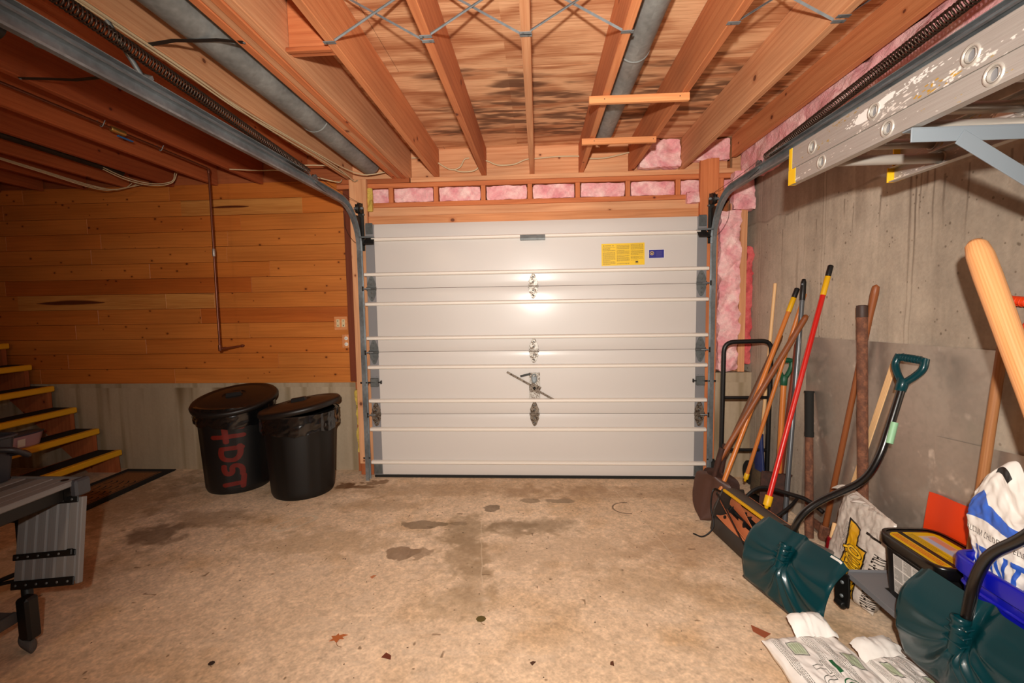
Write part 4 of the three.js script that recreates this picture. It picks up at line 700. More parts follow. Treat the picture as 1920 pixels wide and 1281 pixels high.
// ------------------------------------------------------------------ folding work platform in the near left corner
{
  M.slat = mat(0x74706e, .7, { bumpMap: grain, bumpScale: .001 }); M.slatDark = mat(0x565250, .75, { bumpMap: grain, bumpScale: .001 }); M.frameBlack = mat(0x1d1b1b, .55, { map: texScuff });
  const p = thing('folding_platform', 'grey slatted folding work platform with a hanging end flap at near left', 'work platform', [-2.2, 0, 1.9]);
  const X0 = -.19, X1 = .185, YT = .72;
  const xs = [-.155, -.09, -.025, .04, .105, .16]; xs.forEach((x, i) => part(p, 'top_slat', board([x - .03, YT - .025, .022], [x + (i === 5 ? .025 : .03), YT, 1.1], 'z', .004), i === 2 ? M.slatDark : M.slat));
  part(p, 'end_rail', board([X0, YT - .03, 0], [X1, YT + .003, .02], 'x', .004), M.slatDark);
  part(p, 'corner_cap', bx(.035, .075, .07, X1 + .004, YT - .036, .02, .008), mat(0x3a3a3e, .5)); part(p, 'cap_recess', rod([X1 - .04, YT + .001, .045], [X1 - .04, YT + .003, .045], .014, .014, 16), M.black);
  part(p, 'under_frame', board([X0 + .02, YT - .09, .03], [X1 - .03, YT - .03, .07], 'x', .004), M.frameBlack); part(p, 'side_rail', board([X1 - .06, YT - .085, .06], [X1 - .03, YT - .028, 1.1], 'z', .004), M.frameBlack); part(p, 'side_rail', board([X0 + .02, YT - .085, .06], [X0 + .05, YT - .028, 1.1], 'z', .004), M.frameBlack);
  // hanging flap of vertical slats, hinged under the end rail
  const f = new THREE.Group(); f.name = 'end_flap'; f.position.set(.07, .645, .035); f.rotation.set(-.24, 0, .1); p.add(f);
  for (let i = 0; i < 6; i++) part(f, 'flap_slat', board([-.15 + i * .047, -.365, -.012], [-.15 + i * .047 + .0457, -.015, .008], 'y', .006), M.slat);
  part(f, 'flap_edge', board([.133, -.375, -.014], [.15, -.015, .01], 'y', .003), M.slat);
  for (const [y, h] of [[-.022, .028], [-.245, .026], [-.36, .036]]) { const b = part(f, 'hinge_strip', board([-.153, y - h / 2, .0085], [.134, y + h / 2, .015], 'x', .003), M.frameBlack); for (let i = 0; i < 6; i++) part(b, 'screw', bolt(-.127 + i * .047, y, .015, .0055, .004), M.galvDark); }
  part(f, 'strip_latch', bx(.026, .026, .012, .115, -.24, .02, .003), M.frameBlack);
  // leg with rubber foot, brace and lower step
  const leg = part(p, 'leg', pipe([[-.16, YT - .08, -.02], [.02, .1, .13]], .026, .02, 4), M.frameBlack); part(leg, 'leg_sleeve', bx(.058, .19, .055, .022, .145, .135, .01), M.frameBlack);
  part(leg, 'rubber_foot', sheet((u, v) => { const t = u * 6.28318, e = Math.sqrt(Math.max(0, 1 - (2 * v - 1) ** 6)), r = .03 * e; return [.012 + (.5 - v) * .07 + r * Math.cos(t) * .6, .034 + (v - .5) * .045 + r * Math.sin(t), .14 + r * Math.cos(t)]; }, 18, 14), mat(0x4c4846, .8, { bumpMap: speck, bumpScale: .002 }));
  part(p, 'leg', pipe([[-.06, YT - .08, 1.0], [-.045, .002, 1.0]], .024, .02, 4), M.frameBlack); part(p, 'leg', pipe([[-.16, YT - .08, .16], [-.5, .002, .17]], .02, .02, 4), M.frameBlack); part(p, 'leg', pipe([[-.16, YT - .08, 1.0], [-.5, .002, 1.0]], .02, .02, 4), M.frameBlack);
  part(p, 'brace', pipe([[-.03, .33, .1], [-.32, .22, .17]], .01, .02, 6), M.black); part(p, 'brace', pipe([[-.03, .3, .11], [-.32, .25, .18]], .008, .02, 6), M.black);
  part(p, 'lower_step', board([-.43, .165, .16], [-.0, .185, .34], 'x', .004), M.slatDark); part(p, 'step_rail', board([-.43, .135, .335], [.005, .188, .36], 'x', .006), mat(0x3c3a3a, .6));
  part(p, 'step_end', board([-.012, .14, .16], [.005, .19, .36], 'z', .004), mat(0x3c3a3a, .6));
  // bin on the platform
  const b = thing('plastic_bin', 'black plastic bin with a lipped handle standing on the work platform', 'bin', [-2.56, YT + .004, 2.05]);
  const rr = (a, w, d) => { const c = Math.cos(a), s = Math.sin(a), q = Math.pow(Math.abs(c) ** 6 + Math.abs(s) ** 6, 1 / 6); return [w * c / q, d * s / q]; };
  b.position.x = -2.385; b.position.z = 2.0;
  part(b, 'bin_wall', sheet((u, v) => { const [x, z] = rr(-u * 6.28318, mix(.085, .11, v), mix(.06, .075, v)); return [x, .002 + v * .2, z]; }, 48, 4, 1, 1, .003), mat(0x26242a, .5)); part(b, 'bin_floor', new THREE.PlaneGeometry(.15, .1).rotateX(-Math.PI / 2).translate(0, .004, 0), mat(0x26242a, .5));
  part(b, 'bin_rim', tube(Array.from({ length: 24 }, (_, i) => { const [x, z] = rr(-i / 24 * 6.28318, .116, .08); return [x, .2, z]; }), .007, 80, 6, true), mat(0x2c2a30, .5));
  part(b, 'bin_handle', tube([[.108, .15, .05], [.15, .165, .055], [.2, .16, .03], [.205, .14, 0], [.2, .12, -.03], [.15, .125, -.05], [.104, .12, -.045]], .012, 40, 8), mat(0x1e1c20, .5));
}
// ------------------------------------------------------------------ dead leaves and grit on the slab
{
  const leaf = (x, z, s, turn, label, kind, color) => {
    const shapes = [[[0, 0], [.18, .3], [.5, .22], [.34, .5], [.75, .62], [.4, .78], [.12, .7], [.05, 1], [-.12, .72], [-.45, .8], [-.3, .5], [-.55, .28], [-.2, .28]], [[0, 0], [.4, .12], [.62, .42], [.5, .8], [.12, 1], [-.3, .9], [-.55, .55], [-.4, .15]], [[0, 0], [.9, .12], [.62, .5], [.05, .55]]];
    const o = thing('dead_leaf', label, 'leaf', [x, .001, z], 'dead leaves on the floor'); o.rotation.y = turn;
    const g = plate(shapes[kind].map(([a, b]) => [a * s, b * s]), .0012).rotateX(-Math.PI / 2), p = g.attributes.position; for (let i = 0; i < p.count; i++) p.setY(i, p.getY(i) + .004 + .006 * (f3(p.getX(i) * 30 + 5, p.getZ(i) * 30 + 5, 3) - .3)); g.computeVertexNormals();
    part(o, 'blade', g, mat(color, .8)); if (kind < 2) part(o, 'stalk', tube([[0, .006, 0], [.1 * s, .004, .3 * s], [.4 * s, .004, .55 * s]], .001, 10, 5), mat(0x7a4a28, .8));
  };
  leaf(-.855, 1.955, .06, .3, 'orange dead leaf with a stalk, left of the floor centre', 0, 0xb0602e); leaf(-.63, 2.03, .05, -.4, 'dark red triangular leaf scrap on the near floor', 2, 0x6a2e18); leaf(-.24, 1.8, .04, .2, 'round olive brown leaf near the middle of the slab', 1, 0x5a4a1c); leaf(-.87, 1.48, .035, 1, 'small curled orange leaf scrap on the pale floor patch', 2, 0xb8734a); leaf(.0, 2.05, .028, .8, 'dark brown leaf crumb at the bottom edge of the floor', 2, 0x4a2c1a);
  leaf(1.045, 1.83, .09, 2.3, 'reddish brown dry leaf at the corner of the white bag', 2, 0x9a5030); leaf(-1.32, 2.1, .022, .4, 'black seed husk on the near left floor', 1, 0x2a1a10); leaf(.33, 2.04, .03, 1.4, 'brown leaf sliver on the near right floor', 2, 0x5a3018);
  const r = rng(77), spots = Array.from({ length: 90 }, () => [-2.6 + r() * 3.6, .4 + r() * 1.75, .002 + r() * .004]);
  one('floor_grit', 'scattered dark grit and crumbs over the concrete floor', 'grit', merge(spots.map(([x, z, s]) => new THREE.TetrahedronGeometry(s).scale(1, .5, 1.4).rotateY(x * 50).translate(x, s * .3, z))), mat(0x3a281c, .9), null, 'stuff');
}
// ------------------------------------------------------------------ lamps behind the camera
{
  const f = thing('flash_unit', 'small black photo flash on a slim stand behind the viewpoint', 'flash', [FLASH[0], 0, FLASH[2]]);
  part(f, 'flash_head', bx(.075, .05, .09, 0, FLASH[1], .055, .006), M.black); part(f, 'flash_window', bx(.066, .04, .004, 0, FLASH[1], .007, .001), mat(0xffffff, .5, { emissive: 0xfff0e0, emissiveIntensity: 2 }));
  part(f, 'stand_pole', rod([0, .3, .07], [0, FLASH[1] - .025, .07], .01, .008, 8), M.black); for (let k = 0; k < 3; k++) { const a = k * 2.094 + .5; part(f, 'stand_leg', rod([0, .5, .07], [.35 * Math.sin(a), .004, .07 + .35 * Math.cos(a)], .008, .008, 6), M.black); }
  const b = thing('ceiling_bulb', 'bare light bulb in a white porcelain holder under the joists', 'lamp', [BULB[0], BULB[1], BULB[2]]);
  part(b, 'bulb_glass', spin([[0, -.055], [.02, -.05], [.03, -.028], [.028, -.005], [.016, .03], [.013, .05]], [0, 0, 0], [0, 1, 0], 16), mat(0xffffff, .4, { emissive: 0xffdcb0, emissiveIntensity: 6 })); part(b, 'lamp_holder', spin([[.014, .045], [.024, .05], [.03, .09], [.055, .13], [.058, .16], [0, .16]], [0, 0, 0], [0, 1, 0], 20), M.whitePlastic); part(b, 'cross_piece', bx(.46, .025, .12, 0, .1725, 0), M.fir);
}
// ------------------------------------------------------------------ extension ladder on wall brackets
{
  const Z0 = 1.905, L = 2.9, r = rng(41);
  const texRail = canvasTex(2048, 128, (x, w, h) => {
    x.fillStyle = '#a39b94'; x.fillRect(0, 0, w, h); for (let i = 0; i < 900; i++) { x.fillStyle = `rgba(${r() < .5 ? '190,184,178' : '120,112,104'},${.06 + r() * .14})`; x.fillRect(r() * w, r() * h, 30 + r() * 160, 1 + r() * 2); }
    const splat = (cx, cy, n, s, col) => { x.fillStyle = col; for (let i = 0; i < n; i++) { const a = (r() + r() + r() - 1.5) * s, b = (r() + r() - 1) * s * .35; x.beginPath(); x.ellipse(cx + a, cy + b - a * .12, 2 + r() * r() * s * .16, 1 + r() * s * .05, -.2, 0, 7); x.fill(); } };
    x.fillStyle = 'rgba(245,242,238,.96)'; x.beginPath(); x.ellipse(352, 62, 38, 26, -.3, 0, 7); x.ellipse(410, 46, 46, 16, -.35, 0, 7); x.fill(); splat(370, 56, 190, 80, 'rgba(244,241,236,.95)'); splat(520, 34, 70, 60, 'rgba(244,241,236,.9)'); splat(640, 96, 60, 90, 'rgba(238,233,226,.85)'); splat(430, 100, 40, 100, 'rgba(236,230,222,.8)'); splat(150, 80, 18, 60, 'rgba(170,130,30,.7)'); splat(560, 104, 22, 70, 'rgba(196,140,24,.8)'); splat(260, 24, 22, 60, 'rgba(160,124,40,.6)');
    for (let i = 0; i < 60; i++) splat(r() * w, r() * h, 2, 14, r() < .8 ? 'rgba(240,236,230,.8)' : 'rgba(190,150,40,.7)');
  });
  const mR = (off) => { const t = texRail.clone(); t.offset.set(off, 0); t.wrapS = THREE.RepeatWrapping; t.needsUpdate = true; return mat(0xffffff, .42, { map: t, metalness: .35 }); };
  M.rungAlu = mat(0xb8b0a6, .4, { metalness: .5 }); M.boreShade = mat(0x6c6a6c, .6); M.capYellow = mat(0xe0b010, .5);
  const section = (name, label, y0, y1, zs, zr, xa, xb, off) => {
    const t = thing(name, label, 'ladder', [0, 0, 0], 'extension ladder sections'), h = y1 - y0, ym = (y0 + y1) / 2, web = mR(off), rung = .017, zr0 = zr - zs, dh = (cz) => Array.from({ length: 16 }, (_, i) => { const a = i / 16 * 6.28318, c = Math.cos(a); return [cz + rung * (c > .4 ? .4 + (c - .4) * .3 : c), rung * 1.05 * Math.sin(a)]; });
    const n = Math.floor((L - zr0) / .305), capL = off ? .05 : .022;
    for (const [x, s] of [[xa, 1], [xb, -1]]) {
      const g = plate([[0, -h / 2], [L, -h / 2], [L, h / 2], [0, h / 2]], .003, 0, s > 0 ? Array.from({ length: n + 1 }, (_, k) => dh(zr0 + k * .305).reverse()) : []), p = g.attributes.position, uv = g.attributes.uv; for (let i = 0; i < p.count; i++) uv.setXY(i, p.getX(i) / 2.4, p.getY(i) / h + .5);
      g.rotateY(-Math.PI / 2); g.translate(x, ym, zs); const rail = part(t, 'rail', g, web);
      for (const k of [-1, 1]) part(rail, 'rail_flange', bx(.024, .0035, L, x + s * .012, ym + k * (h / 2 - .0018), zs + L / 2, .001), M.rungAlu);
      part(t, 'end_cap', s > 0 ? merge([bx(.006, h + .002, capL, x - .001, ym, zs + capL / 2 - .008, .001), bx(.026, h, .006, x + s * .012, ym, zs - .006, .001)]) : merge([bx(.006, h, .05, x + .001, ym, zs + .02, .001), bx(.026, h, .006, x - .012, ym, zs - .006, .001)]), M.capYellow, 'yellow plastic end cap');
    }
    for (let k = 0; k <= n; k++) {
      const z = zr + k * .305, prof = [[rung - .0025, 0], [rung, 0], [rung, xb - xa], [rung - .0025, xb - xa], [rung - .0025, 0]];
      const ru = part(t, 'rung', spin(prof, [xa - .004, ym, z], [xb, ym, z], 18), M.rungAlu);
      part(ru, 'rung_shade_disc', new THREE.CircleGeometry(rung - .0025, 18).rotateY(-Math.PI / 2).translate(xa + .004, ym, z), M.boreShade);  // added grey disc, paints the shaded inside of the hollow rung
      for (const [x, s] of [[xa, -1], [xb, -1]]) part(ru, 'rung_collar', spin([[rung, .001], [rung + .002, .006], [rung + .007, .006], [rung + .009, 0]], [x, ym, z], [x + s, ym, z], 18), M.rungAlu);
    }
    return t;
  };
  section('ladder_section', 'upper paint splashed aluminium ladder section on the right wall brackets', 1.973, 2.052, Z0, 2.05, 1.03, 1.44, 0);
  section('ladder_section', 'lower aluminium ladder section with yellow end caps resting on the brackets', 1.916, 1.9715, Z0 - .005, 2.105, 1.032, 1.425, .31);
  for (const [i, z] of [[0, 2.48], [1, 4.25]]) {
    const b = thing('wall_bracket', i ? 'grey triangular wall bracket under the rear of the ladder' : 'grey triangular wall bracket under the ladder at upper right', 'bracket', null, 'ladder brackets');
    part(b, 'bracket_arm', merge([bx(.76, .036, .004, 1.41, 1.894, z + .014, .001), bx(.76, .004, .034, 1.41, 1.914 - .002, z, .001)]), M.greyPaint);
    const a = [1.15, 1.886], c = [1.77, 1.49], len2 = Math.hypot(c[0] - a[0], c[1] - a[1]); part(b, 'diagonal_brace', bx(len2, .04, .004, 0, 0, 0, .001, [0, 0, Math.atan2(c[1] - a[1], c[0] - a[0])]).translate((a[0] + c[0]) / 2, (a[1] + c[1]) / 2, z + .018), M.greyPaint);
    part(b, 'wall_upright', bx(.004, .5, .035, WX - .003, 1.68, z, .001), M.greyPaint);
  }
}
// ------------------------------------------------------------------ metal sheets leaning on the right wall
{
  const texSheet = dataTex(512, 512, (u, v, c) => { const a = fbm(u, v, 3, 3, 4), b = fbm(u, v, 60, 60, 2), d = fbm(u, v, 8, 8, 4, .65); const s = 176 + (a - .5) * 30 + b * 10, w = smooth(.66, .8, d) * b; c[0] = s + w * 60; c[1] = s * .93 + w * 60; c[2] = s * .86 + w * 58; }, true, [1, 1]);
  const rSheet = dataTex(512, 512, (u, v, c) => { const a = fbm(u, v, 4, 4, 4), b = fbm(u, v, 30, 30, 3); c[0] = c[1] = c[2] = 60 + a * 60 + smooth(.5, .8, b) * 60; }, false, [1, 1]);
  const m = mat(0xffffff, 1, { map: texSheet, roughnessMap: rSheet, metalness: .66 });
  const sheetG = (x, z0, z1, y0, y1, lean) => { const g = sheet((u, v) => { const z = mix(z0, z1, u), y = mix(.001, mix(y0, y1, u), v); return [x + lean * (v - 1) - .0008, y, z]; }, 8, 8, z1 - z0, y0, .0015); return g; };
  one('metal_sheet', 'large thin dull metal sheet leaning on the concrete wall behind the tools', 'metal sheet', sheetG(1.786, .72, 1.962, 1.232, 1.262, .006), m, 'metal sheets');
  one('metal_sheet', 'smaller dull metal sheet standing in front of the large one', 'metal sheet', sheetG(1.777, 1.725, 2.75, .862, .95, .006), m, 'metal sheets');
}
// ------------------------------------------------------------------ long-handled tools along the right wall
M.bladeBrown = mat(0x4a2e24, .55, { bumpMap: speck, bumpScale: .0008 });
const ext = (a, b, y) => { const t = (y - a[1]) / (b[1] - a[1]); return [mix(a[0], b[0], t), y, mix(a[2], b[2], t)]; };
const lerp = (a, b, t) => [mix(a[0], b[0], t), mix(a[1], b[1], t), mix(a[2], b[2], t)];
function dGrip(parent, top, dir, side, w, h, m) { // D-shaped grip: dir runs down the shaft, side across the hand
  const d = v3(dir).normalize(), s = v3(side); s.addScaledVector(d, -s.dot(d)).normalize(); const P = (a, b) => v3(top).addScaledVector(s, a).addScaledVector(d, b).toArray();
  part(parent, 'grip_bar', tube([P(-w / 2, 0), P(0, -.004), P(w / 2, 0)], .0165, 10, 10), m);
  for (let k = -3; k <= 3; k++) part(parent, 'grip_ridge', new THREE.TorusGeometry(.0165, .0022, 5, 12).applyQuaternion(new THREE.Quaternion().setFromUnitVectors(V(0, 0, 1), s)).translate(...P(k * w / 9, -.002)), m);
  for (const q of [-1, 1]) part(parent, 'grip_yoke', tube([P(q * w / 2, -.012), P(q * w * .53, h * .28), P(q * w * .36, h * .58), P(q * w * .12, h * .85), P(0, h)], .0155, 16, 8), m);
  part(parent, 'grip_socket', rod(P(0, h * .78), P(0, h * 1.25), .024, .021, 14), m);
}
{
  // corn broom with pale handle
  let t = thing('broom', 'corn broom with a pale wooden handle and blue cap in the corner', 'broom'); const a = [1.778, 1.6, .30], b = [1.72, .458, .285];
  part(t, 'handle', rod(b, a, .0125, .0115, 12, 1), M.handlePale);
  const fan = (y0, y1, w0, w1, d0, d1) => sheet((u, v) => { const an = u * 6.28318, y = mix(y0, y1, v), c = ext(a, b, y), w = mix(w0, w1, v) * (1 + .04 * Math.sin(u * 80)), d = mix(d0, d1, v); return [c[0] - .01 + d * Math.sin(an), y, c[2] + .02 * v + w * Math.cos(an)]; }, 40, 8);
  part(t, 'cap', fan(.47, .2, .018, .075, .017, .024), mat(0x1c2a5c, .5), 'blue plastic broom cap'); part(t, 'bristles', fan(.23, .02, .07, .09, .022, .03), mat(0x5a4a34, .95, { bumpMap: grain, bumpScale: .004 }));
  // hand truck behind the shovels
  t = thing('hand_truck', 'black tubular hand truck with a U shaped handle standing in the corner', 'hand truck');
  part(t, 'tube_frame', pipe([[1.415, .06, .3], [1.405, 1.17, .34], [1.745, 1.178, .34], [1.755, .06, .3]], .0165, .075, 12), M.black);
  for (const y of [.35, .75]) part(t, 'cross_bar', rod([1.42, y, .31], [1.75, y, .31], .012, .012, 10), M.black);
  part(t, 'toe_plate', bx(.36, .006, .2, 1.585, .006, .41, .002), M.black); for (const x of [1.445, 1.725]) { const w = part(t, 'wheel', spin([[.02, -.02], [.08, -.022], [.095, -.01], [.095, .01], [.08, .022], [.02, .02]], [x, .0955, .09], [x + 1, .0955, .09], 22), M.blackMatte); part(w, 'hub', rod([x - .024, .0955, .09], [x + .024, .0955, .09], .022, .022, 12), M.grey); }
  // round point shovels
  const shovel = (label, top, sock, tip, hm, bm, seed) => {
    const s = thing('round_shovel', label, 'shovel', null, 'round point shovels'), L = len(sock, top);
    part(s, 'handle', spin([[.016, 0], [.0185, .06], [.0175, L * .5], [.019, L - .03], [.015, L - .008], [0, L]], sock, top, 14), hm);
    const dn = v3(tip).sub(v3(sock)), D = dn.length(), d = dn.clone().normalize(), side = V(.62, 0, .78); side.addScaledVector(d, -side.dot(d)).normalize(); const n = side.clone().cross(d).normalize();
    part(s, 'socket', spin([[.0, -.1], [.019, -.1], [.02, 0], [.017, .09], [.006, .15]], sock, v3(sock).add(d).toArray(), 12), M.rustDark);
    const KW = 1.12, W = [[.0, .05], [.05, .1], [.13, .118], [.3, .122], [.55, .116], [.75, .095], [.9, .06], [.97, .028], [1, .004]]; const wd = (v) => { for (let i = 0; i < W.length - 1; i++) if (v <= W[i + 1][0]) return mix(W[i][1], W[i + 1][1], (v - W[i][0]) / (W[i + 1][0] - W[i][0])); return .004; };
    part(s, 'blade', sheet((u, v) => { const q = (u - .5) * 2, w = KW * wd(v) * q, dish = .038 * (q * q - 1) * (1 - v * .35) + .02 * Math.sin(v * 3.1) - (v < .12 ? (1 - v / .12) * .01 * (1 - q * q) : 0) + .012 * Math.exp(-q * q * 30) * (1 - v); const p = v3(sock).addScaledVector(d, .09 + v * (D - .09)).addScaledVector(side, w).addScaledVector(n, dish); return [p.x, Math.max(.002, p.y), p.z]; }, 22, 26, .25, .3, .002), bm);
    return s;
  };
  shovel('round point shovel with a long brown handle and rusty blade by the door', [1.765, 1.376, .74], [1.225, .40, .74], [1.13, .004, .735], M.handleBrown, M.bladeBrown, 1);
  shovel('second rusty shovel with a short dark handle nested behind the first', [1.655, 1.246, .648], [1.29, .40, .66], [1.24, .004, .655], M.handleDark, M.rustDark, 2);
  // poles
  const pole = (name, label, cat, a2, b2, r0, m, grp) => { const s = thing(name, label, cat, null, grp); part(s, 'handle', rod(b2, a2, r0, r0, 14, .8), m); return s; };
  let T = [1.765, 1.551, .62], B = [1.22, .232, .80]; let s = thing('tool_pole', 'orange wooden pole with a yellow and black tip, nearest the garage door', 'pole', null, 'poles along the wall');
  part(s, 'handle', rod(B, lerp(T, B, .12), .0155, .0145, 14), M.handleOrange); part(s, 'collar', rod(lerp(T, B, .12), lerp(T, B, .05), .0165, .0165, 14), M.yellow, 'yellow sleeve'); part(s, 'tip', rod(lerp(T, B, .05), T, .0165, .0165, 14, .8), M.black, 'black end cap');
  T = [1.77, 1.514, .70]; B = [1.44, .235, .65]; s = thing('tool_pole', 'thin orange wooden pole with a yellow ferrule at its lower end', 'pole', null, 'poles along the wall');
  part(s, 'handle', rod(lerp(B, T, .035), T, .0125, .0125, 14, .8), M.handleOrange); part(s, 'ferrule', spin([[0, 0], [.008, .004], [.009, .02], [.016, .022], [.016, .06], [0, .06]], B, T, 12), M.yellow, 'yellow ferrule');
  T = [1.765, 1.604, .69]; B = [1.575, .003, .905]; s = thing('tool_pole', 'grey metal pole with a black hanging tip', 'pole', null, 'poles along the wall');
  part(s, 'handle', rod(B, lerp(T, B, .085), .0145, .0145, 14), mat(0x63666a, .35, { metalness: .5 })); part(s, 'tip', spin([[0, 0], [.017, 0], [.0175, .06], [.016, .12], [.01, .14], [0, .142]], lerp(T, B, .085), T, 14), M.black, 'black hanging tip'); part(s, 'hang_hole', rod(v3(lerp(T, B, .02)).add(V(-.012, 0, .012)).toArray(), v3(lerp(T, B, .02)).add(V(-.0165, 0, .0165)).toArray(), .006, .006, 10), M.grey);
  T = [1.765, 1.672, .965]; B = [1.30, .305, 1.235]; s = thing('tool_pole', 'bright red pole with yellow and black tip resting on the mower', 'pole', null, 'poles along the wall');
  part(s, 'handle', rod(lerp(B, T, .05), lerp(T, B, .13), .0145, .0145, 14), M.red); part(s, 'collar', rod(lerp(T, B, .13), lerp(T, B, .05), .0155, .0155, 14), M.yellow, 'yellow sleeve'); part(s, 'tip', rod(lerp(T, B, .05), T, .0155, .0155, 14, .8), M.black, 'black end cap');
  part(s, 'ferrule', spin([[0, 0], [.01, .006], [.012, .018], [.021, .02], [.021, .075], [0, .078]], B, T, 12), M.yellow, 'yellow threaded ferrule');
  // green D-grip spade
  s = thing('garden_spade', 'spade with a green D grip and orange wooden shaft', 'spade'); T = [1.70, 1.065, .617]; B = [1.66, .30, .66]; dGrip(s, T, v3(B).sub(v3(T)), [.9, 0, -.2], .095, .135, M.green); part(s, 'shaft', rod(B, lerp(T, B, .2), .018, .018, 14), M.handleOrange);
  part(s, 'blade', sheet((u, v) => { const q = (u - .5) * 2; return [1.655 - .01 * q * q - v * .05 + q * .075, .30 - v * .294, .665 + q * .045 + v * .07 - .01 * q * q]; }, 10, 10, .2, .3, .002), M.rustDark); part(s, 'tread_step', bx(.16, .006, .02, 1.655, .3, .668, .001, [0, -.5, 0]), M.rustDark);
  // dark red handle behind, digging bar, iron post, mattock, lath
  s = thing('wooden_staff', 'dark red brown wooden handle standing behind the grey pole', 'handle'); T = [1.772, 1.2, .63]; B = [1.70, .004, .56]; part(s, 'shaft', spin([[.0, 0], [.02, .002], [.017, .4], [.015, .9], [.0175, len(T, B) - .03], [.012, len(T, B) - .004], [0, len(T, B)]], B, T, 14), mat(0x7a3a28, .5, { map: texAsh, ...BW }));
  s = thing('digging_bar', 'rusty iron bar with a black rubber sleeve standing by the metal sheet', 'iron bar'); T = [1.752, .893, .815]; B = [1.70, .003, .96]; part(s, 'bar', rod(B, lerp(T, B, .3), .0245, .0225, 14), M.rust); part(s, 'sleeve', spin([[.024, 0], [.0265, .004], [.0265, .03], [.025, .035], [.0255, len(T, B) * .32 - .012], [.029, len(T, B) * .32 - .01], [.029, len(T, B) * .32], [0, len(T, B) * .32]], lerp(T, B, .32), T, 16), M.blackMatte, 'black rubber sleeve');
  s = thing('iron_post', 'thick rusty iron post with a dark cap against the metal sheet', 'post'); T = [1.724, 1.434, 1.303]; B = [1.732, .003, 1.39]; part(s, 'shaft', rod(B, T, .0245, .0245, 16), M.rust); part(s, 'cap', rod(lerp(T, B, .045), [T[0], T[1] + .004, T[2]], .0262, .0258, 16, .3), mat(0x3c2820, .6), 'dark cap');
  s = thing('mattock', 'old mattock with a long weathered wooden handle and rusty head', 'mattock'); T = [1.762, 1.542, 1.345]; B = [1.752, .07, 1.02]; const LT = len(T, B); part(s, 'handle', spin([[.017, 0], [.0155, .2], [.0145, LT * .6], [.0155, LT - .16], [.019, LT - .05], [.016, LT - .012], [0, LT]], B, T, 14), M.handleBrown);
  part(s, 'head', merge([spin([[.026, -.05], [.03, -.03], [.03, .04], [.024, .05]], B, T, 12), plate([[0, -.02], [.2, -.045], [.21, -.035], [.02, .03], [-.14, .02], [-.15, .0]], .02, .004).rotateY(-Math.PI / 2).translate(B[0], B[1] + .01, B[2])]), M.rust);
  s = one('wood_lath', 'pale flat wooden lath leaning behind the teal shovel', 'lath', (() => { const A = [1.766, 1.165, 1.485], E = [1.764, .003, 1.08], L = len(A, E), g = bx(.006, L, .036, 0, L / 2, 0, .001); return aim(g, E, A); })(), M.handlePale);
  s = thing('hand_tool', 'dark red handled hand tool hanging by the concrete bag', 'hand tool'); part(s, 'grip', rod([1.585, .004, 1.31], [1.6, .2, 1.335], .014, .022, 10, .6), mat(0x7a0c14, .4)); part(s, 'tool_stub', rod([1.6, .195, 1.335], [1.605, .28, 1.345], .014, .011, 10), M.handlePale);
  // thick pale bat-like handle at right
  s = thing('wooden_bat', 'thick pale wooden bat shaped handle leaning at the right edge', 'wooden handle'); T = [1.42, 1.645, 2.253]; B = [1.25, .003, 3.15]; const LB = len(T, B); part(s, 'shaft', spin([[0, 0], [.028, .002], [.027, .4], [.026, LB * .5], [.029, LB - .5], [.034, LB - .14], [.0335, LB - .06], [.028, LB - .02], [.017, LB - .005], [0, LB]], B, T, 22), M.handle);
}
